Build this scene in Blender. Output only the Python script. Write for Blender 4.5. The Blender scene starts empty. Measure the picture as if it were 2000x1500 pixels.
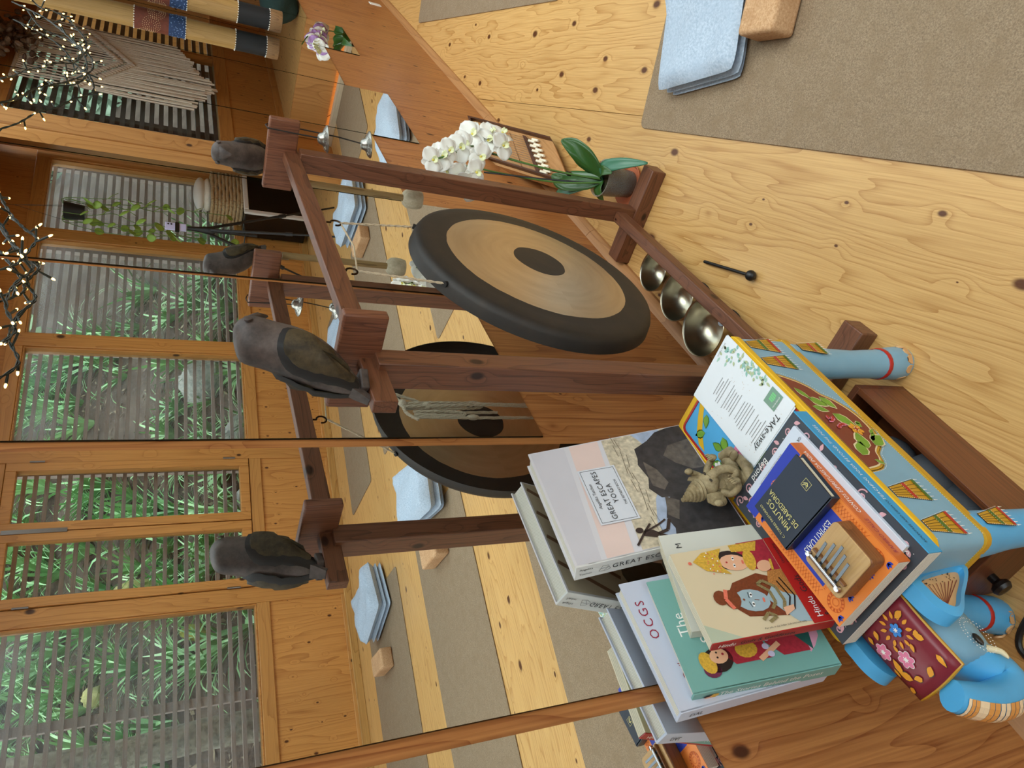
import bpy, bmesh, math, random
from mathutils import Vector, Matrix
random.seed(7)
scn = bpy.context.scene
COL = scn.collection
# ------------------------------------------------------------------ camera
cam_d = bpy.data.cameras.new('camera'); cam = bpy.data.objects.new('camera', cam_d); COL.objects.link(cam)
RX = Vector((-0.340831, -0.300589, -0.890775)); RY = Vector((-0.622440, 0.782242, -0.025805)); RF = Vector((0.704559, 0.545659, -0.453711))
m = Matrix((RX, -RY, -RF)).transposed().to_4x4(); m.translation = Vector((0, -0.9, 1.422))
cam.matrix_world = m
cam_d.sensor_width = 36; cam_d.lens = 36 * 1391.03 / 2000; cam_d.clip_start = 0.02; cam_d.clip_end = 200
scn.camera = cam
# ------------------------------------------------------------------ world, light, exposure
wd = bpy.data.worlds.new('sky'); scn.world = wd; wd.use_nodes = True
nt = wd.node_tree; nt.nodes.clear()
wo = nt.nodes.new('ShaderNodeOutputWorld'); bg = nt.nodes.new('ShaderNodeBackground')
bg.inputs[0].default_value = (0.86, 0.95, 1.0, 1); bg.inputs[1].default_value = 3.2
nt.links.new(bg.outputs[0], wo.inputs[0])
sun_d = bpy.data.lights.new('sun', 'SUN'); sun_d.energy = 1.6; sun_d.angle = math.radians(35); sun_d.color = (1.0, 0.96, 0.9)
sun = bpy.data.objects.new('sun', sun_d); COL.objects.link(sun)
sun.rotation_euler = Vector((0.22, 0.42, -1.0)).to_track_quat('-Z', 'Y').to_euler()
vs = scn.view_settings; vs.view_transform = 'Standard'; vs.look = 'None'; vs.gamma = 1; vs.exposure = -0.1; vs.use_curve_mapping = False
# ------------------------------------------------------------------ helpers
PI = math.pi
AL = math.radians(16.7); CA, SA = math.cos(AL), math.sin(AL)
def ST(s, t, z=0.0): return Vector((s * CA - t * SA, s * SA + t * CA, z))    # room frame: floorboards and window wall run along s
def hexc(h, a=1.0):
    h = h.lstrip('#'); v = [int(h[i:i + 2], 16) / 255 for i in (0, 2, 4)]
    return tuple([x / 12.92 if x <= 0.04045 else ((x + 0.055) / 1.055) ** 2.4 for x in v] + [a])
MATS = {}
def newmat(name):
    m = bpy.data.materials.new(name); m.use_nodes = True; nt = m.node_tree; nt.nodes.clear()
    o = nt.nodes.new('ShaderNodeOutputMaterial'); b = nt.nodes.new('ShaderNodeBsdfPrincipled'); nt.links.new(b.outputs[0], o.inputs[0])
    return m, nt, b
def nd(nt, t, **kw):
    n = nt.nodes.new('ShaderNode' + t)
    for k, v in kw.items():
        if k.startswith('i_'):
            n.inputs[k[2:].replace('_', ' ')].default_value = v
        else: setattr(n, k, v)
    return n
def flat(name, col, rough=0.55, metal=0.0, var=0.06, scale=30, bump=0.0, emit=0, spec=0.5, alpha=1.0, trans=0.0, coat=0.0, sheen=0.0):
    if name in MATS: return MATS[name]
    m, nt, b = newmat(name); c = hexc(col) if isinstance(col, str) else col
    b.inputs['Roughness'].default_value = rough; b.inputs['Metallic'].default_value = metal
    b.inputs['Specular IOR Level'].default_value = spec; b.inputs['Coat Weight'].default_value = coat
    if trans: b.inputs['Transmission Weight'].default_value = trans
    if sheen: b.inputs['Sheen Weight'].default_value = sheen
    if alpha < 1: b.inputs['Alpha'].default_value = alpha
    if var or bump:
        tc = nd(nt, 'TexCoord'); n = nd(nt, 'TexNoise'); n.inputs['Scale'].default_value = scale; n.inputs['Detail'].default_value = 4
        nt.links.new(tc.outputs['Object'], n.inputs['Vector'])
        if var:
            mx = nd(nt, 'Mix', data_type='RGBA'); mx.inputs[6].default_value = tuple([x * (1 - 1.4 * var) for x in c[:3]] + [1]); mx.inputs[7].default_value = tuple([min(1, x * (1 + 1.4 * var)) for x in c[:3]] + [1])
            nt.links.new(n.outputs['Fac'], mx.inputs[0]); nt.links.new(mx.outputs[2], b.inputs['Base Color'])
        else: b.inputs['Base Color'].default_value = c
        if bump:
            bp = nd(nt, 'Bump'); bp.inputs['Strength'].default_value = bump; bp.inputs['Distance'].default_value = 0.01
            nt.links.new(n.outputs['Fac'], bp.inputs['Height']); nt.links.new(bp.outputs[0], b.inputs['Normal'])
    else: b.inputs['Base Color'].default_value = c
    if emit:
        b.inputs['Emission Color'].default_value = c; b.inputs['Emission Strength'].default_value = emit
    MATS[name] = m; return m
def wood(name, light, dark, axis='X', g=1.0, knots=0.0, knot_scale=2.2, rough=0.42, contrast=0.75, spec=0.5, bump=0.05, fiber=0.5, knotcol='#4a2a12', tint=0.0, ring=1.0):
    """pine-like wood: stretched rings, fibres and knots in object space, grain along axis"""
    if name in MATS: return MATS[name]
    m, nt, b = newmat(name); L = nt.links.new
    tc = nd(nt, 'TexCoord')
    def mp(al, ac):
        mpn = nd(nt, 'Mapping'); s = [ac, ac, ac]; s['XYZ'.index(axis)] = al; mpn.inputs['Scale'].default_value = s
        L(tc.outputs['Object'], mpn.inputs['Vector']); return mpn
    # knots: cells squeezed along the grain
    kmask = None; kd = None
    if knots > 0:
        sk_ = nd(nt, 'SeparateXYZ'); L(tc.outputs['Object'], sk_.inputs[0]); oo = [i for i in range(3) if i != 'XYZ'.index(axis)]
        sk2 = nd(nt, 'Math', operation='ADD'); L(sk_.outputs[oo[0]], sk2.inputs[0]); L(sk_.outputs[oo[1]], sk2.inputs[1])
        ka = nd(nt, 'Math', operation='MULTIPLY'); ka.inputs[1].default_value = 0.6 * knot_scale; L(sk_.outputs['XYZ'.index(axis)], ka.inputs[0])
        kb = nd(nt, 'Math', operation='MULTIPLY'); kb.inputs[1].default_value = knot_scale; L(sk2.outputs[0], kb.inputs[0])
        kc = nd(nt, 'CombineXYZ'); L(ka.outputs[0], kc.inputs[0]); L(kb.outputs[0], kc.inputs[1])
        vo = nd(nt, 'TexVoronoi', voronoi_dimensions='2D'); vo.inputs['Scale'].default_value = 1.0; vo.inputs['Randomness'].default_value = 1
        L(kc.outputs[0], vo.inputs['Vector'])
        kd = nd(nt, 'MapRange', interpolation_type='SMOOTHSTEP'); kd.inputs['From Min'].default_value = 0.0; kd.inputs['From Max'].default_value = 0.22; kd.inputs['To Min'].default_value = 1; kd.inputs['To Max'].default_value = 0
        L(vo.outputs['Distance'], kd.inputs['Value'])
        sep = nd(nt, 'SeparateColor'); L(vo.outputs['Color'], sep.inputs[0])
        rr = nd(nt, 'MapRange'); rr.inputs['From Min'].default_value = 1 - knots; rr.inputs['From Max'].default_value = 1.0; rr.inputs['To Min'].default_value = 0.0; rr.inputs['To Max'].default_value = 0.105
        L(sep.outputs[0], rr.inputs['Value'])
        lt = nd(nt, 'Math', operation='DIVIDE'); L(vo.outputs['Distance'], lt.inputs[0]); ad = nd(nt, 'Math', operation='ADD'); L(rr.outputs[0], ad.inputs[0]); ad.inputs[1].default_value = 0.0001; L(ad.outputs[0], lt.inputs[1])
        kmask = nd(nt, 'MapRange', interpolation_type='SMOOTHSTEP'); kmask.inputs['From Min'].default_value = 0.45; kmask.inputs['From Max'].default_value = 1.05; kmask.inputs['To Min'].default_value = 1; kmask.inputs['To Max'].default_value = 0
        L(lt.outputs[0], kmask.inputs['Value'])
    m1 = mp(0.13 * g, 1.0 * g)
    nz = nd(nt, 'TexNoise'); nz.inputs['Scale'].default_value = 2.6; nz.inputs['Detail'].default_value = 3; L(m1.outputs[0], nz.inputs['Vector'])
    mul = nd(nt, 'Math', operation='MULTIPLY'); mul.inputs[1].default_value = 9.0 * ring; L(nz.outputs['Fac'], mul.inputs[0])
    src = mul
    if kd:
        k2 = nd(nt, 'Math', operation='MULTIPLY'); k2.inputs[1].default_value = 0.8; L(kd.outputs[0], k2.inputs[0])
        a2 = nd(nt, 'Math', operation='ADD'); L(mul.outputs[0], a2.inputs[0]); L(k2.outputs[0], a2.inputs[1]); src = a2
    sx = nd(nt, 'SeparateXYZ'); L(m1.outputs[0], sx.inputs[0])
    o = [i for i in range(3) if i != 'XYZ'.index(axis)]
    sm = nd(nt, 'Math', operation='ADD'); L(sx.outputs[o[0]], sm.inputs[0]); L(sx.outputs[o[1]], sm.inputs[1])
    s8 = nd(nt, 'Math', operation='MULTIPLY'); s8.inputs[1].default_value = 9.0; L(sm.outputs[0], s8.inputs[0])
    a3 = nd(nt, 'Math', operation='ADD'); L(src.outputs[0], a3.inputs[0]); L(s8.outputs[0], a3.inputs[1])
    m2 = nd(nt, 'Math', operation='MULTIPLY'); m2.inputs[1].default_value = 1.6; L(a3.outputs[0], m2.inputs[0])
    fr = nd(nt, 'Math', operation='FRACT'); L(m2.outputs[0], fr.inputs[0])
    pw = nd(nt, 'Math', operation='POWER'); pw.inputs[1].default_value = 5.0; L(fr.outputs[0], pw.inputs[0])
    m3 = mp(1.2 * g, 60 * g); nf = nd(nt, 'TexNoise'); nf.inputs['Scale'].default_value = 2.0; nf.inputs['Detail'].default_value = 3; L(m3.outputs[0], nf.inputs['Vector'])
    fb = nd(nt, 'MapRange'); fb.inputs['From Min'].default_value = 0.35; fb.inputs['From Max'].default_value = 0.7; fb.inputs['To Max'].default_value = fiber; L(nf.outputs['Fac'], fb.inputs['Value'])
    w1 = nd(nt, 'Math', operation='MULTIPLY'); w1.inputs[1].default_value = contrast; L(pw.outputs[0], w1.inputs[0])
    sm2 = nd(nt, 'Math', operation='ADD', use_clamp=True); L(w1.outputs[0], sm2.inputs[0]); L(fb.outputs[0], sm2.inputs[1])
    mx = nd(nt, 'Mix', data_type='RGBA'); mx.inputs[6].default_value = hexc(light); mx.inputs[7].default_value = hexc(dark); L(sm2.outputs[0], mx.inputs[0])
    col = mx.outputs[2]
    # slow tone changes across boards
    m4 = mp(0.25, 1.3); n4 = nd(nt, 'TexNoise'); n4.inputs['Scale'].default_value = 1.5; L(m4.outputs[0], n4.inputs['Vector'])
    hs = nd(nt, 'HueSaturation'); mr = nd(nt, 'MapRange'); mr.inputs['To Min'].default_value = 0.82; mr.inputs['To Max'].default_value = 1.18; L(n4.outputs['Fac'], mr.inputs['Value']); L(mr.outputs[0], hs.inputs['Value']); L(col, hs.inputs['Color']); col = hs.outputs[0]
    if tint:
        oi = nd(nt, 'ObjectInfo'); h2 = nd(nt, 'HueSaturation'); r2 = nd(nt, 'MapRange'); r2.inputs['To Min'].default_value = 1 - tint; r2.inputs['To Max'].default_value = 1 + tint
        L(oi.outputs['Random'], r2.inputs['Value']); L(r2.outputs[0], h2.inputs['Value']); L(col, h2.inputs['Color']); col = h2.outputs[0]
    if kmask:
        mk = nd(nt, 'Mix', data_type='RGBA'); mk.inputs[7].default_value = hexc(knotcol); L(kmask.outputs[0], mk.inputs[0]); L(col, mk.inputs[6]); col = mk.outputs[2]
    L(col, b.inputs['Base Color'])
    b.inputs['Roughness'].default_value = rough; b.inputs['Specular IOR Level'].default_value = spec
    if bump:
        bp = nd(nt, 'Bump'); bp.inputs['Strength'].default_value = bump; bp.inputs['Distance'].default_value = 0.004; L(nf.outputs['Fac'], bp.inputs['Height']); L(bp.outputs[0], b.inputs['Normal'])
    MATS[name] = m; return m
def speck(name, c1, c2, scale, rough=0.85, bump=0.3, c3=None, spec=0.3):
    """granular two-tone surface: cork, soil, stone, fleece"""
    if name in MATS: return MATS[name]
    m, nt, b = newmat(name); L = nt.links.new
    tc = nd(nt, 'TexCoord'); n = nd(nt, 'TexNoise'); n.inputs['Scale'].default_value = scale; n.inputs['Detail'].default_value = 5; n.inputs['Roughness'].default_value = 0.7; L(tc.outputs['Object'], n.inputs['Vector'])
    r = nd(nt, 'ValToRGB'); r.color_ramp.elements[0].position = 0.36; r.color_ramp.elements[1].position = 0.64; r.color_ramp.elements[0].color = hexc(c1); r.color_ramp.elements[1].color = hexc(c2); L(n.outputs['Fac'], r.inputs[0])
    col = r.outputs[0]
    if c3:
        n2 = nd(nt, 'TexNoise'); n2.inputs['Scale'].default_value = scale / 14; n2.inputs['Detail'].default_value = 3; L(tc.outputs['Object'], n2.inputs['Vector'])
        r2 = nd(nt, 'MapRange'); r2.inputs['From Min'].default_value = 0.45; r2.inputs['From Max'].default_value = 0.7; r2.inputs['To Max'].default_value = 0.55; L(n2.outputs['Fac'], r2.inputs['Value'])
        mx = nd(nt, 'Mix', data_type='RGBA'); mx.inputs[7].default_value = hexc(c3); L(r2.outputs[0], mx.inputs[0]); L(col, mx.inputs[6]); col = mx.outputs[2]
    L(col, b.inputs['Base Color']); b.inputs['Roughness'].default_value = rough; b.inputs['Specular IOR Level'].default_value = spec
    bp = nd(nt, 'Bump'); bp.inputs['Strength'].default_value = bump; bp.inputs['Distance'].default_value = 0.002; L(n.outputs['Fac'], bp.inputs['Height']); L(bp.outputs[0], b.inputs['Normal'])
    MATS[name] = m; return m
class G:
    """collects polygons, then links them as one mesh object"""
    def __init__(s): s.v = []; s.f = []; s.mi = []
    def add(s, vs, fs, m=0):
        o = len(s.v); s.v += [Vector(p) for p in vs]; s.f += [tuple(i + o for i in f) for f in fs]; s.mi += [m] * len(fs); return s
    def box(s, x0, x1, y0, y1, z0, z1, m=0):
        return s.add([(x0, y0, z0), (x1, y0, z0), (x1, y1, z0), (x0, y1, z0), (x0, y0, z1), (x1, y0, z1), (x1, y1, z1), (x0, y1, z1)],
                     [(0, 3, 2, 1), (4, 5, 6, 7), (0, 1, 5, 4), (1, 2, 6, 5), (2, 3, 7, 6), (3, 0, 4, 7)], m)
    def obox(s, o, u, v, w, m=0):
        """box from corner o along three edge vectors"""
        o, u, v, w = map(Vector, (o, u, v, w))
        return s.add([o, o + u, o + u + v, o + v, o + w, o + u + w, o + u + v + w, o + v + w], [(0, 3, 2, 1), (4, 5, 6, 7), (0, 1, 5, 4), (1, 2, 6, 5), (2, 3, 7, 6), (3, 0, 4, 7)], m)
    def loft(s, rings, m=0, cap0=True, cap1=True, closed=True):
        n = len(rings[0]); vs = [p for r in rings for p in r]; fs = []
        for i in range(len(rings) - 1):
            for j in range(n if closed else n - 1):
                a = i * n + j; b_ = i * n + (j + 1) % n; fs.append((a, b_, b_ + n, a + n))
        if cap0 and closed: fs.append(tuple(reversed(range(n))))
        if cap1 and closed: fs.append(tuple((len(rings) - 1) * n + j for j in range(n)))
        return s.add(vs, fs, m)
    def tube(s, pts, r, n=8, m=0, caps=True):
        pts = [Vector(p) for p in pts]; rs = r if isinstance(r, (list, tuple)) else [r] * len(pts)
        rings = []; up = Vector((0.13, 0.31, 0.94))
        t0 = None
        for i, p in enumerate(pts):
            t = (pts[min(i + 1, len(pts) - 1)] - pts[max(i - 1, 0)])
            if t.length < 1e-9: t = Vector((0, 0, 1))
            t.normalize()
            if t0 is None:
                a = t.cross(up)
                if a.length < 0.05: a = t.cross(Vector((1, 0, 0)))
                a.normalize()
            else:
                a = a - t * a.dot(t); a.normalize()
            t0 = t; b_ = t.cross(a)
            rings.append([p + (a * math.cos(2 * PI * k / n) + b_ * math.sin(2 * PI * k / n)) * rs[i] for k in range(n)])
        return s.loft(rings, m, caps, caps)
    def lathe(s, prof, n=24, o=(0, 0, 0), ax=None, m=0, caps=True):
        o = Vector(o); z = Vector(ax).normalized() if ax is not None else Vector((0, 0, 1))
        x = z.orthogonal().normalized() if ax is not None else Vector((1, 0, 0)); y = z.cross(x)
        return s.loft([[o + (x * math.cos(2 * PI * k / n) + y * math.sin(2 * PI * k / n)) * max(r, 1e-5) + z * h for k in range(n)] for r, h in prof], m, caps, caps)
    def ell(s, c, rx, ry, rz, n=10, k=7, m=0, M=None):
        c = Vector(c); rings = []
        for i in range(k + 1):
            a = PI * (0.5 if False else i) / k; rr = max(math.sin(a), 0.02); zz = -math.cos(a)
            ring = [Vector((rx * rr * math.cos(2 * PI * j / n), ry * rr * math.sin(2 * PI * j / n), rz * zz)) for j in range(n)]
            rings.append([c + (M @ p if M else p) for p in ring])
        return s.loft(rings, m)
    def poly(s, pts, m=0): return s.add(pts, [tuple(range(len(pts)))], m)
    def mesh(s, name, mats, smooth=40):
        me = bpy.data.meshes.new(name); me.from_pydata(s.v, [], s.f)
        for mt in (mats if isinstance(mats, (list, tuple)) else [mats]): me.materials.append(mt)
        for p, i in zip(me.polygons, s.mi): p.material_index = i
        if smooth:
            bm = bmesh.new(); bm.from_mesh(me); bmesh.ops.recalc_face_normals(bm, faces=bm.faces)
            lim = math.radians(smooth)
            for f in bm.faces: f.smooth = True
            for e in bm.edges:
                if len(e.link_faces) == 2 and e.calc_face_angle(0) > lim: e.smooth = False
            bm.to_mesh(me); bm.free()
        return me
    def obj(s, name, mats, parent=None, smooth=40, bevel=0, loc=None, rot=None, subd=0, solid=0):
        return link(name, s.mesh(name, mats, smooth), parent, bevel, loc, rot, subd, solid)
def link(name, me, parent=None, bevel=0, loc=None, rot=None, subd=0, solid=0):
    o = bpy.data.objects.new(name, me); COL.objects.link(o)
    if loc is not None: o.location = loc
    if rot is not None: o.rotation_euler = rot
    if parent is not None: o.parent = parent
    if solid:
        d = o.modifiers.new('thick', 'SOLIDIFY'); d.thickness = solid; d.offset = 0
    if subd:
        d = o.modifiers.new('sub', 'SUBSURF'); d.levels = subd; d.render_levels = subd
    if bevel:
        d = o.modifiers.new('bevel', 'BEVEL'); d.width = bevel; d.segments = 2; d.limit_method = 'ANGLE'; d.angle_limit = math.radians(50); d.harden_normals = False
    return o
def tag(o, label, cat, group=None):
    o['label'] = label; o['category'] = cat
    if group: o['group'] = group
    return o
def thing(name, label, cat, loc=(0, 0, 0), rz=0.0, group=None, rot=None):
    o = bpy.data.objects.new(name, None); COL.objects.link(o); o.location = loc; o.rotation_euler = rot if rot else (0, 0, rz); o.empty_display_size = 0.05
    return tag(o, label, cat, group)
def struct(o): o['kind'] = 'structure'; return o
def dup(root, loc=None, rot=None, label=None, group=None, parent=None):
    r = root.copy(); COL.objects.link(r)
    if parent is not None: r.parent = parent
    if loc is not None: r.location = loc
    if rot is not None: r.rotation_euler = rot
    if label: r['label'] = label
    if group: r['group'] = group
    for ch in list(root.children): dup(ch, parent=r)
    return r
def catmull(pts, n=8, closed=False):
    pts = [Vector(p) for p in pts]; out = []; N = len(pts)
    rng = range(N if closed else N - 1)
    for i in rng:
        p0 = pts[(i - 1) % N] if closed or i > 0 else pts[0]; p1 = pts[i]; p2 = pts[(i + 1) % N]; p3 = pts[(i + 2) % N] if closed or i + 2 < N else pts[-1]
        for k in range(n):
            t = k / n; out.append(0.5 * ((2 * p1) + (p2 - p0) * t + (2 * p0 - 5 * p1 + 4 * p2 - p3) * t * t + (3 * p1 - p0 - 3 * p2 + p3) * t ** 3))
    if not closed: out.append(pts[-1])
    return out
# flat print: polygons and lettering laid on a frame (origin, right, up, outward normal)
class Frame:
    def __init__(s, o, u, v): s.o = Vector(o); s.u = Vector(u).normalized(); v = Vector(v); s.v = (v - s.u * v.dot(s.u)).normalized(); s.n = s.u.cross(s.v)
    def p(s, a, b, h=0.0): return s.o + s.u * a + s.v * b + s.n * h
class Print:
    def __init__(s, fr, lift=0.0004): s.fr = fr; s.lift = lift; s.g = G(); s.mats = []; s.k = 0
    def mi(s, m):
        if m not in s.mats: s.mats.append(m)
        return s.mats.index(m)
    def poly(s, m, pts, layer=1):
        s.g.poly([s.fr.p(a, b, s.lift * layer) for a, b in pts], s.mi(m)); return s
    def dot(s, m, a, b, r, layer=1, n=6): return s.poly(m, [(a + r * math.cos(2 * PI * k / n), b + r * math.sin(2 * PI * k / n)) for k in range(n)], layer)
    def oval(s, m, a, b, ra, rb, ang=0, layer=1, n=14):
        c, q = math.cos(ang), math.sin(ang)
        return s.poly(m, [(a + ra * math.cos(2 * PI * k / n) * c - rb * math.sin(2 * PI * k / n) * q, b + ra * math.cos(2 * PI * k / n) * q + rb * math.sin(2 * PI * k / n) * c) for k in range(n)], layer)
    def leaf(s, m, a, b, l, w, ang=0, layer=1):
        c, q = math.cos(ang), math.sin(ang); pts = [(0, 0), (.25, .42), (.5, .5), (.8, .27), (1, 0), (.8, -.27), (.5, -.5), (.25, -.42)]
        return s.poly(m, [(a + x * l * c - y * w * q, b + x * l * q + y * w * c) for x, y in pts], layer)
    def line(s, m, pts, w, layer=1):
        for (a, b), (c, d) in zip(pts[:-1], pts[1:]):
            dx, dy = c - a, d - b; L = math.hypot(dx, dy) or 1; nx, ny = -dy / L * w / 2, dx / L * w / 2
            s.poly(m, [(a + nx, b + ny), (a - nx, b - ny), (c - nx, d - ny), (c + nx, d + ny)], layer)
        return s
    def dots(s, m, pts, step, r, layer=1):
        acc = 0.0
        for (a, b), (c, d) in zip(pts[:-1], pts[1:]):
            L = math.hypot(c - a, d - b); t = acc
            while t < L: s.dot(m, a + (c - a) * t / L, b + (d - b) * t / L, r, layer, 5); t += step
            acc = t - L
        return s
    def obj(s, name, parent): return s.g.obj(name, s.mats, parent, smooth=0)
def lettering(fr, parent, m, txt, a, b, size, ang=0.0, align='CENTER', lift=0.0008, sx=1.0, shear=0.0, name='lettering', space=1.0):
    cu = bpy.data.curves.new('txt', 'FONT'); cu.body = txt; cu.size = 1.0; cu.align_x = align; cu.align_y = 'CENTER'; cu.shear = shear; cu.space_character = space; cu.resolution_u = 2
    ob = bpy.data.objects.new('txt', cu); COL.objects.link(ob); bpy.context.view_layer.update()
    me = bpy.data.meshes.new_from_object(ob.evaluated_get(bpy.context.evaluated_depsgraph_get())); bpy.data.objects.remove(ob); bpy.data.curves.remove(cu)
    c, q = math.cos(ang), math.sin(ang)
    for v in me.vertices:
        x, y = v.co.x * size * sx, v.co.y * size
        v.co = fr.p(a + x * c - y * q, b + x * q + y * c, lift)
    me.materials.clear(); me.materials.append(m); me.name = name
    for p in me.polygons: p.material_index = 0
    return link(name, me, parent)
# ------------------------------------------------------------------ the room
def settle(root):
    for c in root.children: c.location = -root.location
    return root
M_floor = wood('floor_pine', '#d6ab6c', '#aa783c', 'X', g=2.3, knots=0.85, knot_scale=6.0, rough=0.34, contrast=0.62, fiber=0.42, knotcol='#5a3216', tint=0.04)
M_wall = wood('wall_pine', '#bd8049', '#8d5028', 'Z', g=1.5, knots=0.45, knot_scale=8.0, rough=0.4, contrast=0.6, fiber=0.65, knotcol='#4a2410')
M_panel = wood('panel_pine', '#d0944f', '#a1642d', 'Z', g=1.4, knots=0.6, knot_scale=9.0, rough=0.42, contrast=0.6, fiber=0.4, knotcol='#532a10', tint=0.06)
M_trimH = wood('trim_pine_h', '#cc9350', '#a16a34', 'X', g=1.2, knots=0.35, knot_scale=4.0, rough=0.4, contrast=0.5, fiber=0.35)
M_trimV = wood('trim_pine_v', '#ca8f4c', '#9b622c', 'Z', g=1.2, knots=0.35, knot_scale=4.0, rough=0.4, contrast=0.5, fiber=0.35)
M_base = wood('moulding_pine', '#b98655', '#8c5a33', 'X', g=1.4, rough=0.45, contrast=0.5, fiber=0.4)
M_sub = flat('subfloor', '#3a2412', 0.9)
M_white = flat('white_paint', '#e9e6df', 0.5, var=0.02)
def clip(poly, a, b, c):
    """keep a*s+b*t<=c"""
    out = []
    for i, p in enumerate(poly):
        q = poly[(i + 1) % len(poly)]; d0 = a * p[0] + b * p[1] - c; d1 = a * q[0] + b * q[1] - c
        if d0 <= 0: out.append(p)
        if d0 * d1 < 0:
            k = d0 / (d0 - d1); out.append((p[0] + (q[0] - p[0]) * k, p[1] + (q[1] - p[1]) * k))
    return out
def prism(g, poly, z0, z1, m=0):
    n = len(poly); g.add([(x, y, z0) for x, y in poly] + [(x, y, z1) for x, y in poly], [tuple(reversed(range(n))), tuple(range(n, 2 * n))] + [(i, (i + 1) % n, n + (i + 1) % n, n + i) for i in range(n)], m)
S0, S1, T0 = -2.4, 9.2, -4.55
room = clip([(S0, T0), (6.75, T0), (6.75, 1.0), (S0, 1.0)], SA, CA, 0.02)
g = G(); prism(g, room, -0.06, -0.014)
floor = struct(g.obj('floor', M_sub, rot=(0, 0, AL)))
t = -1.011 - 1.12 * 4
while t < 0.9:
    pl = clip(clip(room, 0, 1, t + 1.1185), 0, -1, -t)
    if len(pl) > 2:
        g = G(); prism(g, pl, -0.014, 0.0); g.obj('floor_plank', M_floor, floor, bevel=0.0008)
    t += 1.12
# wall carrying the mirrors
g = G(); g.box(-2.5, 9.0, 0.0045, 0.13, 0, 2.75); wall_m = struct(g.obj('wall_mirror', M_wall))
bb = struct(G().box(-2.5, -2.4, -0.02, 0.012, 0, 0.03).obj('baseboard_mirror', M_base))
for x0, x1 in ((-2.4, -0.3), (-0.298, 1.02), (1.022, 2.05), (2.052, 3.22), (3.222, 4.6), (4.602, 6.2)):
    g = G(); g.loft([[Vector((x, 0.0045, 0)), Vector((x, -0.024, 0)), Vector((x, -0.024, 0.012)), Vector((x, -0.012, 0.026)), Vector((x, 0.0045, 0.034))] for x in (x0, x1)])
    g.obj('moulding', M_base, bb)
# ceiling with an unseen roof window added to let daylight in, end walls
M_ceil = wood('ceiling_pine', '#d7a25f', '#b27a3c', 'X', g=1, knots=0.3, knot_scale=4, rough=0.5)
M_glass = None
def glassmat():
    m, nt, b = newmat('window_glass'); nt.nodes.remove(b)
    o = [n for n in nt.nodes if n.type == 'OUTPUT_MATERIAL'][0]
    tr = nd(nt, 'BsdfTransparent'); tr.inputs[0].default_value = (0.93, 0.96, 0.96, 1); gl = nd(nt, 'BsdfGlossy'); gl.inputs['Roughness'].default_value = 0.02
    fw_ = nd(nt, 'LayerWeight'); pw = nd(nt, 'Math', operation='POWER'); pw.inputs[1].default_value = 5; nt.links.new(fw_.outputs['Facing'], pw.inputs[0]); fr = nd(nt, 'Math', operation='MULTIPLY_ADD'); fr.inputs[1].default_value = 0.7; fr.inputs[2].default_value = 0.03; nt.links.new(pw.outputs[0], fr.inputs[0]); mx = nd(nt, 'MixShader')
    nt.links.new(fr.outputs[0], mx.inputs[0]); nt.links.new(tr.outputs[0], mx.inputs[1]); nt.links.new(gl.outputs[0], mx.inputs[2]); nt.links.new(mx.outputs[0], o.inputs[0])
    return m
M_glass = glassmat()
def hazemat():  # pale translucent haze mixed into the panes, standing in for sky reflections
    m = M_glass.copy(); m.name = 'sky_haze_glass'; nt = m.node_tree; o = [n for n in nt.nodes if n.type == 'OUTPUT_MATERIAL'][0]; src = o.inputs[0].links[0].from_socket
    tl = nd(nt, 'BsdfTranslucent'); tl.inputs[0].default_value = (0.85, 0.92, 1, 1); mx = nd(nt, 'MixShader'); tc = nd(nt, 'TexCoord'); n = nd(nt, 'TexNoise'); n.inputs['Scale'].default_value = 2.5; n.inputs['Detail'].default_value = 4; nt.links.new(tc.outputs['Object'], n.inputs['Vector'])
    mr = nd(nt, 'MapRange'); mr.inputs['From Min'].default_value = 0.35; mr.inputs['From Max'].default_value = 0.7; mr.inputs['To Min'].default_value = 0.03; mr.inputs['To Max'].default_value = 0.11; nt.links.new(n.outputs['Fac'], mr.inputs['Value']); nt.links.new(mr.outputs[0], mx.inputs[0]); nt.links.new(src, mx.inputs[1]); nt.links.new(tl.outputs[0], mx.inputs[2]); nt.links.new(mx.outputs[0], o.inputs[0]); return m
M_haze = hazemat()
g = G()
K0, K1, Q0, Q1 = -1.6, 5.6, -3.7, -1.0
for a in ((S0, K0, T0, 1.0), (K1, 6.75, T0, 1.0), (K0, K1, T0, Q0), (K0, K1, Q1, 1.0)):
    pl = clip([(a[0], a[2]), (a[1], a[2]), (a[1], a[3]), (a[0], a[3])], SA, CA, 0.1)
    if len(pl) > 2: prism(g, pl, 2.75, 2.85)
prism(g, [(x * CA + y * SA, -x * SA + y * CA) for x, y in ((6.0, -1.48), (9.1, -1.17), (9.1, 0.1), (6.0, 0.1))], 2.74, 2.84)
ceil = struct(g.obj('ceiling', M_ceil, rot=(0, 0, AL)))
rw = struct(G().box(K0, K1, Q0, Q0 + 0.06, 2.76, 2.9).box(K0, K1, Q1 - 0.06, Q1, 2.76, 2.9).box(K0, K0 + 0.06, Q0, Q1, 2.76, 2.9).box(K1 - 0.06, K1, Q0, Q1, 2.76, 2.9).obj('window_6', M_trimH, rot=(0, 0, AL)))
for i in range(1, 4):
    s = K0 + (K1 - K0) * i / 4; G().box(s - 0.03, s + 0.03, Q0 + 0.06, Q1 - 0.06, 2.76, 2.88).obj('roof_bar', M_trimH, rw)
for i in range(4):
    a = K0 + (K1 - K0) * i / 4; G().box(a + 0.035, a + (K1 - K0) / 4 - 0.035, Q0 + 0.06, Q1 - 0.06, 2.86, 2.864).obj('pane', M_glass, rw)
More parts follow.
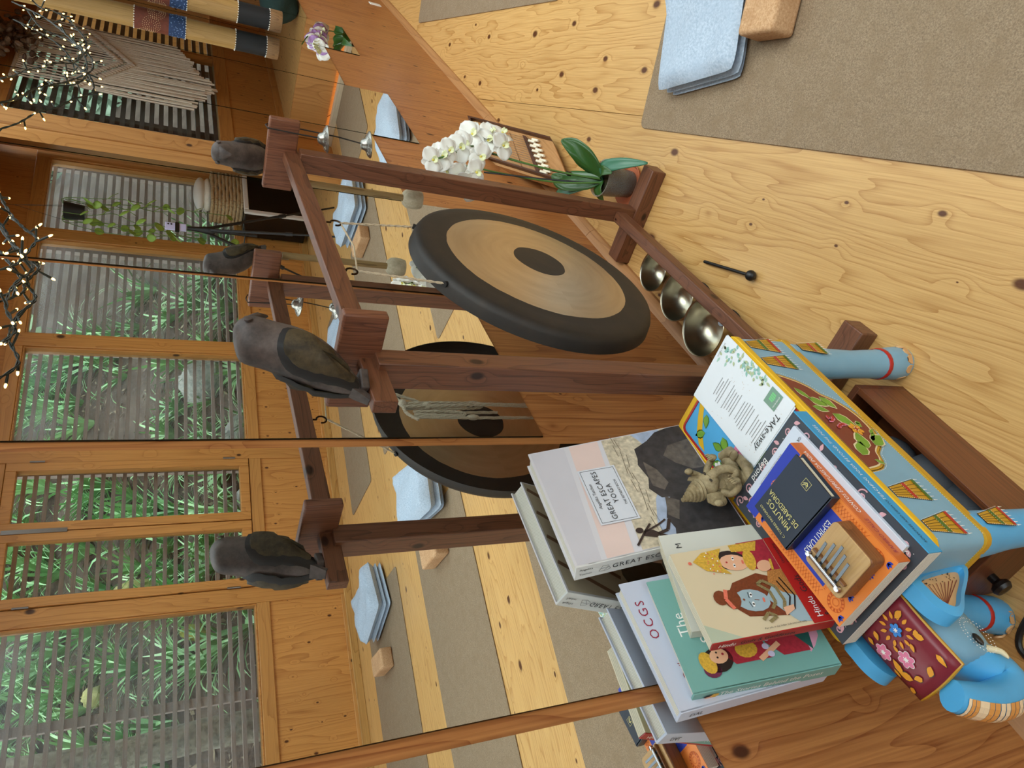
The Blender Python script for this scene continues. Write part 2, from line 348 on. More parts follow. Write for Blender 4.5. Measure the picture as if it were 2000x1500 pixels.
g = G(); g.box(S0 - 0.1, S0, T0, -4.1, 0, 2.75).box(S0 - 0.1, S0, -0.5, 0.75, 0, 2.75).box(S0 - 0.1, S0, -4.1, -0.5, 2.3, 2.75)
wl = struct(g.obj('wall_left', M_panel, rot=(0, 0, AL)))
d = struct(G().box(S0 - 0.08, S0 - 0.02, -4.1, -4.0, 0, 2.3).box(S0 - 0.08, S0 - 0.02, -0.6, -0.5, 0, 2.3).box(S0 - 0.08, S0 - 0.02, -4.0, -0.6, 2.2, 2.3).box(S0 - 0.08, S0 - 0.02, -2.35, -2.25, 0, 2.2).box(S0 - 0.08, S0 - 0.02, -4.0, -0.6, 0, 0.1).obj('door_1', M_trimV, rot=(0, 0, AL)))
G().box(S0 - 0.052, S0 - 0.048, -4.0, -0.6, 0.1, 2.2).obj('pane', M_glass, d)
we = struct(G().box(9.0, 9.1, -1.6, 0.13, 0, 2.75).obj('wall_end', M_panel))
# ------------------------------------------------------------------ window wall (runs along s at t = TW)
TW = -4.486
R16 = (0, 0, AL)
ww = struct(G().box(S0, 6.75, TW - 0.1, TW - 0.02, 2.4, 2.75).box(S0, 6.75, TW - 0.1, TW - 0.03, 0, 0.6).obj('wall_window', M_panel, rot=R16))
posts = [(-1.1, -0.98), (0.36, 0.5), (2.07, 2.19), (3.26, 3.44), (4.315, 4.445), (5.5, 5.63), (6.56, 6.75)]
for a, b_ in posts: G().box(a, b_, TW - 0.1, TW + 0.004, 0.055, 2.42).obj('post', M_trimV, ww, bevel=0.004)
for (a, b_), (c, d_) in zip(posts[:-1], posts[1:]):
    G().box(b_, c, TW - 0.1, TW + 0.008, 0.6, 0.69).obj('rail', M_trimH, ww, bevel=0.004)
    G().box(b_, c, TW - 0.1, TW, 2.31, 2.42).obj('rail', M_trimH, ww, bevel=0.004)
    G().box(b_, c, TW - 0.03, TW - 0.008, 0.075, 0.6).obj('wall_panel', M_panel, ww)
    G().box(b_, c, TW - 0.03, TW + 0.002, 0.055, 0.08).obj('trim_strip', M_trimH, ww, bevel=0.003)
bw = struct(G().box(S0, 6.75, TW - 0.05, TW + 0.014, 0, 0.058).obj('baseboard_window', wood('base_pale', '#c79a58', '#a0733a', 'X', g=1.3, knots=0.3, knot_scale=5, rough=0.45), rot=R16, bevel=0.004))
def window(n, a, b_, z0, z1, fw=0.03, t=TW):
    w = struct(G().box(a, a + fw, t - 0.09, t - 0.01, z0, z1).box(b_ - fw, b_, t - 0.09, t - 0.01, z0, z1).box(a + fw, b_ - fw, t - 0.09, t - 0.01, z0, z0 + fw).box(a + fw, b_ - fw, t - 0.09, t - 0.01, z1 - fw, z1).obj('window_%d' % n, M_trimV, rot=R16, bevel=0.003))
    G().box(a + fw, b_ - fw, t - 0.06, t - 0.055, z0 + fw, z1 - fw).obj('pane', M_haze, w)
    return w
window(1, 0.5, 2.07, 0.69, 2.31, 0.012); window(2, 3.44, 4.315, 0.69, 2.31, 0.012); window(3, 4.445, 5.5, 0.69, 2.31, 0.012); window(4, 5.63, 6.56, 0.69, 2.31, 0.012); window(7, -0.98, 0.36, 0.69, 2.31, 0.012)
# the casement pair
M_hinge = flat('hinge_steel', '#8d8a86', 0.35, metal=1.0)
wc = struct(G().box(2.19, 3.26, TW - 0.09, TW - 0.04, 0.685, 0.70).box(2.19, 3.26, TW - 0.09, TW - 0.04, 2.3, 2.312).obj('window_5', M_trimH, rot=R16))
for a, b_, hs in ((2.195, 2.715, 2.192), (2.722, 3.255, 3.258)):
    sh = G(); f = 0.066
    sh.box(a, a + f, TW - 0.05, TW + 0.018, 0.695, 2.305).box(b_ - f, b_, TW - 0.05, TW + 0.018, 0.695, 2.305).box(a + f, b_ - f, TW - 0.05, TW + 0.018, 0.695, 0.765).box(a + f, b_ - f, TW - 0.05, TW + 0.018, 2.238, 2.305)
    so = sh.obj('sash', M_trimV, wc, bevel=0.004)
    G().box(a + f, b_ - f, TW - 0.03, TW - 0.026, 0.765, 2.238).obj('pane', M_glass, so)
    for z in (0.84, 2.12): G().tube([(hs, TW + 0.024, z - 0.045), (hs, TW + 0.024, z + 0.045)], 0.007, 8).obj('hinge', M_hinge, so)
G().box(2.705, 2.735, TW + 0.018, TW + 0.026, 1.9, 2.28).obj('bolt_plate', M_hinge, wc)
# slatted screen outside
M_slat = wood('slat_grey', '#a8958a', '#857067', 'X', g=2, rough=0.7, contrast=0.4, fiber=0.5)
sc = tag(thing('slat_screen', '', 'screen', ST(2.5, TW - 0.2, 0), AL), 'weathered brown slatted screen standing outside the long row of windows', 'screen')
for k in range(23):
    z = 0.713 + 0.0715 * k; G().box(-4.5, 4.3, -0.012, 0.012, z - 0.0135, z + 0.0135).obj('slat', M_slat, sc)
for s in (-4.3, -1.0, 0.8, 1.95, 3.1, 4.2): G().box(s - 0.03, s + 0.03, -0.06, -0.014, 0, 2.35).obj('upright', M_slat, sc)
# ------------------------------------------------------------------ return wall and the wall behind the platform
P2 = Vector((6.9, -1.386, 0)); A2 = math.atan2(0.138, 1.36)
c_end = ST(6.62, TW + 0.02)
u0 = P2 + Vector((math.cos(A2), math.sin(A2), 0)) * -0.98
M_board = wood('board_pine', '#c78e4f', '#9c632d', 'Z', g=0.8, knots=0.25, knot_scale=2.6, rough=0.42, contrast=0.6, fiber=0.35)
wr = G(); dv = (c_end - u0); wr.obox(u0, dv, Vector((0.05, 0.1, 0)), (0, 0, 2.75)); struct(wr.obj('wall_return', M_board))
def w2box(g, a, b_, y0, y1, z0, z1): return g.box(a, b_, y0, y1, z0, z1)
w2 = struct(G().box(-0.98, 2.3, -0.1, -0.02, 0, 0.9).box(-0.98, 2.3, -0.1, -0.02, 2.45, 2.75).obj('wall_platform', M_panel, loc=P2, rot=(0, 0, A2)))
for a, b_ in ((-1.0, -0.76), (1.62, 1.74), (2.18, 2.3)): G().box(a, b_, -0.1, 0.0, 0.05 if a > -0.9 else 0.0, 2.47).obj('post', M_board if a < -0.9 else M_trimV, w2, bevel=0.004)
for a, b_ in ((-0.76, 1.62), (1.74, 2.18)):
    G().box(a, b_, -0.1, 0.004, 0.84, 0.95).obj('rail', M_trimH, w2, bevel=0.004)
    G().box(a, b_, -0.1, 0.0, 2.42, 2.5).obj('rail', M_trimH, w2)
    G().box(a, b_, -0.02, -0.006, 0.42, 0.84).obj('wall_panel', M_panel, w2)
    G().box(a, b_, -0.02, 0.01, 0.38, 0.44).obj('trim_strip', M_trimH, w2)
w8 = struct(G().box(-0.76, -0.72, -0.09, -0.02, 0.95, 2.42).box(1.58, 1.62, -0.09, -0.02, 0.95, 2.42).box(1.0, 1.05, -0.09, -0.01, 0.95, 2.42).obj('window_8', M_trimV, loc=P2, rot=(0, 0, A2)))
G().box(-0.72, 1.58, -0.06, -0.055, 0.95, 2.42).obj('pane', M_glass, w8)
sc2 = thing('slat_screen', 'pale grey slatted screen outside the window behind the knotted hanging', 'screen', P2 + Vector((-math.sin(-A2) * 0, 0, 0)) + Vector((math.sin(A2), -math.cos(A2), 0)) * 0.15, A2)
M_slat2 = wood('slat_pale', '#7d7671', '#5f5853', 'X', g=2, rough=0.7, contrast=0.4, fiber=0.5)
for k in range(21):
    z = 0.96 + 0.0715 * k; G().box(-0.62, 2.05, -0.012, 0.012, z - 0.018, z + 0.018).obj('slat', M_slat2, sc2)
for s in (-0.3, 1.0, 2.0): G().box(s - 0.03, s + 0.03, -0.05, -0.014, 0, 2.46).obj('upright', M_slat2, sc2)
# platform with a lit riser
pf = [(6.32, 0.01), (6.58, -1.42), (9.0, -1.18), (9.0, 0.01)]
g = G(); prism(g, pf, 0.0, 0.38); pfo = struct(g.obj('floor_platform', M_floor))
M_led = flat('led_strip', '#ffb45a', 0.5, emit=4, var=0)
rv = Vector((6.58 - 6.32, -1.43, 0)); rn = Vector((-rv.y, rv.x, 0)).normalized() * -1
if rn.x > 0: rn = -rn
G().obox(Vector((6.32, 0.0, 0.07)) + rn * 0.001, rv, rn * 0.02, (0, 0, 0.31)).obj('riser_board', M_board, pfo)
G().obox(Vector((6.32, 0.0, 0.0)) + rn * 0.001, rv, rn * 0.1, (0, 0, 0.03)).obj('ledge', flat('ledge_pale', '#cbb89a', 0.5), pfo, bevel=0.004)
G().obox(Vector((6.32, 0.0, 0.031)) + rn * 0.022, rv, rn * 0.01, (0, 0, 0.005)).obj('led_strip', M_led, pfo)
G().obox(Vector((6.32, 0.0, 0.0)) + rn * 0.036, rv, rn * 0.064, (0, 0, 0.05)).obj('ledge', MATS['ledge_pale'], pfo, bevel=0.004)
# ------------------------------------------------------------------ mirror strips on the wall
def mirrormat():
    m, nt, b = newmat('mirror_silver'); b.inputs['Base Color'].default_value = (0.9, 0.92, 0.91, 1); b.inputs['Metallic'].default_value = 1; b.inputs['Roughness'].default_value = 0.0
    return m
M_mirror = mirrormat(); M_medge = flat('mirror_edge', '#0e1a14', 0.2)
# each strip: left, right edge on the wall, lower edge
strips = [(-0.76, -0.18, 0.50), (-0.17, 0.384, 0.67), (0.412, 0.958, 0.50), (0.983, 1.530, 0.667), (1.545, 2.106, 0.50), (2.112, 2.688, 0.69), (2.695, 3.272, 0.497), (3.279, 3.846, 0.69), (3.853, 4.38, 0.512), (4.385, 4.95, 0.70)]
mlab = ['tall mirror strip at the near end of the wall, beyond the elephant head', 'tall mirror strip reflecting the book stack corner and the leftmost window', 'tall mirror strip behind the leaning books reflecting casement windows',
        'tall mirror strip behind the left gong post, ending above a bare wood patch', 'tall mirror strip behind the gong face and the hanging mallet', 'tall mirror strip behind the right gong post and its carved bird',
        'low-set tall mirror strip beside the right gong post reflecting a grey blanket', 'high-set tall mirror strip reflecting the middle of the knotted hanging', 'low-set tall mirror strip reflecting purple orchids beside the bamboo tube', 'farthest tall mirror strip along the wall, reflecting dark green cloth']
for (a, b_, z), lb in zip(strips, mlab):
    g = G(); g.box(a, b_, 0.0, 0.004, z, 2.5, 1)
    g.mi[2] = 0     # silvered front face
    tag(g.obj('mirror_panel', [M_mirror, M_medge], smooth=0), lb, 'mirror', 'tall mirror strips on the wooden wall')
# ------------------------------------------------------------------ garden bank outside
M_soil = speck('soil', '#3a2f28', '#61534a', 45, 0.95, 0.8, '#766a5d')
def bank(s, d):
    """ground height at distance d beyond the window wall"""
    return 0.02 + max(0, d - 0.25) * (0.62 + 0.05 * math.sin(s * 1.3)) + 0.05 * math.sin(s * 2.1 + d) + 0.04 * math.sin(3.3 * s - 2 * d)
g = G(); ns, ndp = 60, 26; vs_ = []
for i in range(ns + 1):
    for j in range(ndp + 1):
        s = -5 + 25 * i / ns; d = 0.12 + 6.4 * j / ndp
        vs_.append((s, TW - d, bank(s, d) + random.uniform(-.02, .02)))
g.add(vs_, [(i * (ndp + 1) + j, (i + 1) * (ndp + 1) + j, (i + 1) * (ndp + 1) + j + 1, i * (ndp + 1) + j + 1) for i in range(ns) for j in range(ndp)])
struct(g.obj('ground_bank', M_soil, rot=(0, 0, AL)))
struct(G().box(-60, 60, -60, 60, -0.4, -0.3).obj('ground', M_soil))
def leafmat(name, c1, c2, rough=0.45):
    m, nt, b = newmat(name); oi = nd(nt, 'ObjectInfo'); tc = nd(nt, 'TexCoord'); n = nd(nt, 'TexNoise'); n.inputs['Scale'].default_value = 5
    nt.links.new(tc.outputs['Object'], n.inputs['Vector'])
    ad = nd(nt, 'Math', operation='ADD'); nt.links.new(oi.outputs['Random'], ad.inputs[0]); nt.links.new(n.outputs['Fac'], ad.inputs[1]); ml = nd(nt, 'Math', operation='MULTIPLY'); ml.inputs[1].default_value = 0.5; nt.links.new(ad.outputs[0], ml.inputs[0])
    mx = nd(nt, 'Mix', data_type='RGBA'); mx.inputs[6].default_value = hexc(c1); mx.inputs[7].default_value = hexc(c2); nt.links.new(ml.outputs[0], mx.inputs[0]); nt.links.new(mx.outputs[2], b.inputs['Base Color'])
    b.inputs['Roughness'].default_value = rough; b.inputs['Subsurface Weight'].default_value = 0.0
    return m
M_strap = leafmat('strap_leaf', '#4f8a52', '#a9cf92', 0.3)
M_dry = leafmat('dry_leaf', '#7a6b55', '#a5967c', 0.8)
def strap_clump(n, ln, seed):
    rnd = random.Random(seed); g = G()
    for i in range(n):
        a = 2 * PI * i / n + rnd.uniform(-.4, .4); L = ln * rnd.uniform(.6, 1.1); w = rnd.uniform(.012, .02); lean = rnd.uniform(.35, 1.15)
        p = Vector((0.03 * math.cos(a), 0.03 * math.sin(a), 0)); rings = []; k = 6; el = PI / 2 - 0.15
        for j in range(k + 1):
            ww_ = w * (1 - (j / k) ** 2.2) + 0.0015; sd = Vector((-math.sin(a), math.cos(a), 0)) * ww_
            rings.append((p - sd, p + sd)); el -= lean * 2.2 / k; st = L / k
            p = p + Vector((math.cos(a) * math.cos(el), math.sin(a) * math.cos(el), math.sin(el))) * st
        g.add([q for r in rings for q in r], [(2 * j, 2 * j + 1, 2 * j + 3, 2 * j + 2) for j in range(k)])
    return g.mesh('foliage', M_strap, 80)
clumps = [strap_clump(34, 0.72, 1), strap_clump(40, 0.6, 2), strap_clump(30, 0.85, 3)]
rnd = random.Random(11); cnt = 0
spots = []
for k in range(420):
    s = rnd.uniform(-1.5, 7.4); d = rnd.uniform(0.75, 5.2)
    dens = 0.95
    if s < 2.2 and d < 2.0: dens = 0.28
    if 4.4 < s < 7.0 and d < 2.6: dens = 0.30
    if s < 2.2: dens *= 0.75
    if s > 7.0: dens *= 0.4
    if rnd.random() > dens or any(abs(s - a) < 0.2 and abs(d - b_) < 0.2 for a, b_ in spots): continue
    if abs(s - 1.42) < 0.25 and d < 1.4: continue
    spots.append((s, d))
lowl = 'strap-leaved green plant growing low on the garden bank outside'; upl = 'strap-leaved green plant growing high on the garden bank outside'
for i, (s, d) in enumerate(spots[:230]):
    o = link('strap_leaf_plant', clumps[i % 3], loc=ST(s, TW - d, bank(s, d) - 0.02), rot=(rnd.uniform(-.25, .1), rnd.uniform(-.15, .15), rnd.uniform(0, 6.28)))
    o.scale = [rnd.uniform(.7, 1.15)] * 3
    wn = 'the leftmost wide window' if s < 2.13 else 'the casement pair' if s < 3.35 else 'the window right of the casements' if s < 4.38 else 'the window with the trailing plant' if s < 5.56 else 'the corner window'
    hn = 'low' if d < 1.9 else 'halfway up' if d < 3.4 else 'high up'
    tag(o, 'green strap-leaved plant %s on the bank outside %s' % (hn, wn.replace('leftmost wide window', 'wide window with the tree trunk').replace('right of the casements', 'beside the casement pair')), 'plant', 'strap-leaved plants %s, %s' % (hn, wn))
# dead leaves and twigs on the soil: too many to count
g = G()
for k in range(2600):
    s = rnd.uniform(-1.5, 7.2); d = rnd.uniform(0.3, 3.6); c = Vector((s, TW - d, bank(s, d) + 0.015)); a = rnd.uniform(0, PI); L = rnd.uniform(.02, .08); w = rnd.uniform(.004, .022)
    u = Vector((math.cos(a), math.sin(a) * .85, math.sin(a) * -.5 + rnd.uniform(-.3, .3))) * L; v = Vector((-math.sin(a), math.cos(a) * .8, rnd.uniform(-.2, .6))) * w
    g.add([c - u, c - v * .8, c + u, c + v], [(0, 1, 2, 3)])
o = g.obj('leaf_litter', M_dry, rot=(0, 0, AL)); tag(o, 'dry leaves and twigs littering the brown garden soil', 'litter'); o['kind'] = 'stuff'
# trunk, stones, hedge
M_bark = speck('bark', '#6d675a', '#a39d8c', 22, 0.9, 0.8, '#5b5348')
g = G(); g.tube([(0, 0.05, -0.1), (0.01, 0.0, 0.5), (-0.02, -0.12, 1.2), (0.03, -0.2, 2.2), (0.0, -0.25, 3.4)], [0.13, 0.115, 0.11, 0.105, 0.1], 14)
tag(g.obj('tree_trunk', M_bark, loc=ST(1.42, TW - 0.95, bank(1.42, 0.95)), rot=(0, 0, AL)), 'grey tree trunk standing on the bank outside the window', 'tree')
def stone(seed, r):
    rr = random.Random(seed); g = G(); g.ell((0, 0, 0), r[0], r[1], r[2], 10, 7)
    for v in g.v: v *= 1 + rr.uniform(-.14, .14)
    return g
M_stone = speck('stone', '#777a76', '#a7a69c', 26, 0.85, 0.6); M_lich = speck('stone_lichen', '#9a9561', '#c9c284', 20, 0.85, 0.5, '#7f7f70'); M_yel = speck('stone_yellow', '#c9bd48', '#efe87a', 9, 0.7, 0.2, '#9aa08a')
for nm, mt, s, d, r, lb in (('stone', M_lich, 3.05, 2.3, (.2, .12, .3), 'tall lichen-yellow stone among the strap leaves on the bank'), ('stone', M_yel, 2.45, 1.75, (.1, .08, .12), 'small bright yellow stone on the bank'),
        ('stone', M_stone, 3.4, 1.0, (.16, .12, .12), 'grey stone low on the bank behind the casement sash'), ('stone', M_stone, 2.75, 0.8, (.12, .1, .08), 'small grey stone at the foot of the bank'),
        ('stone', M_stone, 4.1, 1.1, (.25, .16, .2), 'broad grey stone on the bank beside the corner window'), ('stone', M_stone, 5.0, 1.4, (.3, .18, .28), 'large grey stone on the bare part of the bank'),
        ('stone', M_stone, 1.0, 1.1, (.14, .1, .2), 'upright grey stone beside the tree trunk on the bank'), ('stone', M_lich, 2.3, 2.9, (.12, .1, .1), 'small lichen-covered stone high on the bank')):
    tag(stone(int(s * 100), r).obj(nm, mt, loc=ST(s, TW - d, bank(s, d) + r[2] * .5), rot=(0.2, 0, s)), lb, 'stone')
M_hedge = leafmat('hedge_leaf', '#6f9268', '#b3cba2', 0.6)
g = G()
for k in range(9000):
    s = rnd.uniform(-5, 20); d = 5.4 + rnd.uniform(0, .7); z = rnd.uniform(2.3, 6.2); c = Vector((s, TW - d, z)); a = rnd.uniform(0, 6.28); L = rnd.uniform(.07, .16)
    u = Vector((math.cos(a), rnd.uniform(-.4, .4), math.sin(a))) * L; v = Vector((-math.sin(a), rnd.uniform(-.4, .4), math.cos(a))) * L * .45
    g.add([c - u, c - v, c + u, c + v], [(0, 1, 2, 3)])
o = g.obj('hedge', M_hedge, rot=(0, 0, AL)); tag(o, 'dense green hedge along the top of the garden bank', 'hedge')
g = G()
for k in range(6500):
    s = 12.2 + rnd.uniform(0, 1.2); t_ = rnd.uniform(-10.5, -.5); z = rnd.uniform(-.2, 5.5); c = Vector((s, t_, z)); a = rnd.uniform(0, 6.28); L = rnd.uniform(.09, .2)
    u = Vector((rnd.uniform(-.4, .4), math.cos(a), math.sin(a))) * L; v = Vector((rnd.uniform(-.4, .4), -math.sin(a), math.cos(a))) * L * .5
    g.add([c - u, c - v, c + u, c + v], [(0, 1, 2, 3)])
g.box(13.5, 13.7, -10.5, -.5, -.3, 5.5)
o = g.obj('hedge', leafmat('shrub_leaf', '#86a486', '#c3d6bf', 0.6), rot=(0, 0, AL)); tag(o, 'tall grey-green hedge beyond the window behind the knotted hanging', 'hedge')
# ------------------------------------------------------------------ gong stand
M_fr = {ax: wood('stand_wood_' + ax, '#764a32', '#4a2a1a', ax, g=3.0, knots=0.35, knot_scale=9, rough=0.42, contrast=0.6, fiber=0.55, knotcol='#2a1208') for ax in 'XYZ'}
M_cross = wood('cross_wood', '#85543a', '#562f1f', 'Z', g=5.0, rough=0.5, contrast=0.7, fiber=0.6)
SY = math.atan2(0.028, 0.918); SO = Vector((0.9155, -0.2145, 0))
stand = thing('gong_stand', 'dark reddish-brown timber gong stand with cross feet and long lower rail', 'gong stand', SO, SY)
SL = 0.9185
for x in (0, SL): G().box(x - 0.0215, x + 0.0215, -0.025, 0.025, 0.035, 1.095).obj('post', M_fr['Z'], stand, bevel=0.002)
zt = {0: 1.083, SL: 1.1}
g = G(); g.obox((-0.102, -0.012, 1.079), (SL + 0.2, 0, 0.016), (0, 0.024, 0), (0, 0, 0.039)); g.obj('top_beam', M_fr['X'], stand, bevel=0.002)
for x in (0, SL):
    z0 = zt[x]; G().box(x + 0.012, x + 0.034, -0.092, 0.092, z0, z0 + 0.074).obj('crosspiece', M_cross, stand, bevel=0.004)
    G().box(x - 0.027, x + 0.031, -0.158, 0.158, 0, 0.052).obj('foot', M_fr['Y'], stand, bevel=0.003)
G().box(0.0215, SL - 0.0215, -0.012, 0.021, 0.083, 0.122).obj('lower_rail', M_fr['X'], stand, bevel=0.003)
SM = Matrix.Translation(SO) @ Matrix.Rotation(SY, 4, 'Z')
def SW(x, y, z): return SM @ Vector((x, y, z))
M_hook = flat('hook_bronze', '#3c2a1a', 0.4, metal=1)
hooks = [(1.262, -0.198), (1.462, -0.203)]
hk = []
for hx, hy in hooks:
    a = [(hx, hy, 1.085), (hx, hy, 1.076)] + [(hx + 0.0115 * math.sin(q), hy, 1.0645 + 0.0115 * math.cos(q)) for q in [i * 0.45 for i in range(0, 12)]]
    g = G(); g.tube([SM.inverted() @ Vector(p) for p in a], 0.0022, 7); g.obj('hook', M_hook, stand)
# ------------------------------------------------------------------ gong
def gongmat():
    m, nt, b = newmat('gong_bronze'); L = nt.links.new
    tc = nd(nt, 'TexCoord'); sx = nd(nt, 'SeparateXYZ'); L(tc.outputs['Object'], sx.inputs[0])
    cx = nd(nt, 'CombineXYZ'); L(sx.outputs[0], cx.inputs[0]); L(sx.outputs[2], cx.inputs[1])
    ln = nd(nt, 'VectorMath', operation='LENGTH'); L(cx.outputs[0], ln.inputs[0])
    n = nd(nt, 'TexNoise'); n.inputs['Scale'].default_value = 22; n.inputs['Detail'].default_value = 5; L(tc.outputs['Object'], n.inputs['Vector'])
    ed = nd(nt, 'Math', operation='MULTIPLY_ADD'); ed.inputs[1].default_value = 0.006; L(n.outputs['Fac'], ed.inputs[0]); L(ln.outputs['Value'], ed.inputs[2])
    r = nd(nt, 'ValToRGB'); cr = r.color_ramp; cr.interpolation = 'CONSTANT'
    mr = nd(nt, 'Math', operation='MULTIPLY'); mr.inputs[1].default_value = 2.0; L(ed.outputs[0], mr.inputs[0]); L(mr.outputs[0], r.inputs[0])
    cr.elements[0].position = 0; cr.elements[0].color = (0, 0, 0, 1); cr.elements[1].position = 0.13; cr.elements[1].color = (1, 1, 1, 1); e = cr.elements.new(0.443); e.color = (0, 0, 0, 1)
    # brushed radial sheen: angle noise
    at = nd(nt, 'Math', operation='ARCTAN2'); L(sx.outputs[2], at.inputs[0]); L(sx.outputs[0], at.inputs[1])
    c2 = nd(nt, 'CombineXYZ'); L(at.outputs[0], c2.inputs[0]); k = nd(nt, 'Math', operation='MULTIPLY'); k.inputs[1].default_value = 34; L(ln.outputs['Value'], k.inputs[0]); L(k.outputs[0], c2.inputs[1])
    n2 = nd(nt, 'TexNoise'); n2.inputs['Scale'].default_value = 1.2; n2.inputs['Detail'].default_value = 4; L(c2.outputs[0], n2.inputs['Vector'])
    g1 = nd(nt, 'Mix', data_type='RGBA'); g1.inputs[6].default_value = hexc('#b49f80'); g1.inputs[7].default_value = hexc('#dccdb0'); L(n2.outputs['Fac'], g1.inputs[0])
    d1 = nd(nt, 'Mix', data_type='RGBA'); d1.inputs[6].default_value = hexc('#2c2926'); d1.inputs[7].default_value = hexc('#4b3f33'); pw = nd(nt, 'Math', operation='POWER'); pw.inputs[1].default_value = 3; L(n.outputs['Fac'], pw.inputs[0]); L(pw.outputs[0], d1.inputs[0])
    mx = nd(nt, 'Mix', data_type='RGBA'); L(r.outputs[0], mx.inputs[0]); L(d1.outputs[2], mx.inputs[6]); L(g1.outputs[2], mx.inputs[7]); L(mx.outputs[2], b.inputs['Base Color'])
    mt = nd(nt, 'MapRange'); mt.inputs['To Min'].default_value = 0.35; mt.inputs['To Max'].default_value = 0.9; L(r.outputs[0], mt.inputs['Value']); L(mt.outputs[0], b.inputs['Metallic'])
    rg = nd(nt, 'MapRange'); rg.inputs['To Min'].default_value = 0.55; rg.inputs['To Max'].default_value = 0.38; L(r.outputs[0], rg.inputs['Value']); L(rg.outputs[0], b.inputs['Roughness'])
    bp = nd(nt, 'Bump'); bp.inputs['Strength'].default_value = 0.12; bp.inputs['Distance'].default_value = 0.003; L(n2.outputs['Fac'], bp.inputs['Height']); L(bp.outputs[0], b.inputs['Normal'])
    return m
GC = Vector((1.309, -0.235, 0.63))
gong = thing('gong', 'large round bronze gong with dark rim and dark central disc hanging on cords', 'gong', GC, rot=(math.radians(3.4), 0, math.radians(0.9)))
prof = [(0.0, -0.012), (0.05, -0.0115), (0.1, -0.010), (0.16, -0.007), (0.2, -0.003), (0.217, 0.0), (0.25, 0.001), (0.275, 0.0015), (0.287, 0.006), (0.293, 0.018), (0.296, 0.040), (0.2935, 0.040), (0.290, 0.02), (0.283, 0.0105), (0.27, 0.006), (0.217, 0.0045), (0.16, -0.003), (0.1, -0.006), (0.0, -0.008)]
G().lathe(prof, 96, ax=(0, 1, 0), caps=False).obj('disc', gongmat(), gong, smooth=50)
for hx, hz in ((-0.126, 0.262), (0.126, 0.262)):
    d = Vector((hx, 0, hz)).normalized(); G().tube([d * 0.285 + Vector((0, 0.018, 0)), d * 0.2975 + Vector((0, 0.018, 0))], 0.006, 10).obj('cord_hole', flat('hole_dark', '#171310', 0.8), gong)
M_cord = flat('hemp_cord', '#b7a488', 0.85, var=0.25, scale=400)
g = G(); GM = Matrix.Translation(GC) @ Matrix.Rotation(math.radians(0.9), 4, 'Z') @ Matrix.Rotation(math.radians(3.4), 4, 'X')
h1 = GM @ Vector((-0.126, 0.018, 0.266)); h2 = GM @ Vector((0.126, 0.018, 0.266)); k1 = Vector((hooks[0][0] + .003, hooks[0][1], 1.053)); k2 = Vector((hooks[1][0] + .003, hooks[1][1], 1.053))
for a, b_ in ((h1, k1), (k1, k2 + Vector((0, 0, 0.001))), (k2, h2)):
    md = (a + b_) / 2 - Vector((0, 0, 0.012 if abs(a.z - b_.z) < .05 else 0))
    ctr = [a.lerp(md, i / 12) for i in range(12)] + [md.lerp(b_, i / 12) for i in range(13)]
    for ph in (0, PI):
        pts = []
        for i, p in enumerate(ctr):
            q = i * 1.3 + ph; pts.append(p + Vector((math.cos(q), math.sin(q), 0)) * 0.0014)
        g.tube(pts, 0.0017, 5)
co = g.obj('cord', M_cord, gong); co.matrix_parent_inverse = GM.inverted()
# knotted rope ends behind the gong
M_rope = flat('cotton_rope', '#cfc6ae', 0.9, var=0.2, scale=300, bump=0.3)
g = G()
def twist(pts, r=0.0042, n=None):
    c = catmull([(p[0], p[1] + (p[1] - by) * .4, RZ(p[2])) for p in pts], 14)
    for ph in (0, 2 * PI / 3, 4 * PI / 3):
        q = []
        for i, p in enumerate(c):
            tt = (c[min(i + 1, len(c) - 1)] - c[max(i - 1, 0)]).normalized(); a = tt.orthogonal().normalized(); b_ = tt.cross(a)
            q.append(p + (a * math.cos(i * .8 + ph) + b_ * math.sin(i * .8 + ph)) * r * .5)
        g.tube(q, r * .6, 5)
bx, by = 1.29, -0.178
RZ = lambda z: 0.862 + (z - 0.97) * 0.95
for pts in ([(bx, by, .97), (bx + .004, by, .86), (bx + .01, by, .74), (bx + .005, by, .60)], [(bx + .012, by, .96), (bx + .016, by, .85), (bx + .02, by - .004, .74), (bx + .012, by, .58)],
            [(bx, by - .006, .965), (bx + .018, by - .008, .84), (bx + .03, by - .006, .76), (bx + .016, by - .008, .74), (bx + .004, by - .006, .80), (bx + .0, by - .004, .95)],
            [(bx - .02, by, .95), (bx - .018, by, .86), (bx - .024, by, .81), (bx - .034, by, .83), (bx - .03, by, .95)], [(bx - .04, by, .95), (bx - .042, by, .8), (bx - .04, by, .56)], [(bx + .02, by, .98), (bx + .05, by, 1.0), (bx + .03, by - .005, .93), (bx + .006, by - .006, .91)],
            [(bx - .05, by, .945), (bx - .02, by - .003, .968), (bx + .01, by, .975), (bx + .03, by, .985)], [(bx - .02, by - .01, .92), (bx - .005, by - .012, .90), (bx - .012, by - .008, .88), (bx - .004, by - .01, .70)]): twist(pts)
g.ell((bx + .008, by - .004, RZ(.905)), .013, .010, .014); g.ell((bx + .012, by, RZ(.972)), .011, .010, .011); g.ell((bx - .04, by, RZ(.79)), .008, .008, .018)
tag(g.obj('knotted_rope', M_rope), 'hank of knotted cotton rope hanging between the gong and the mirror', 'rope')
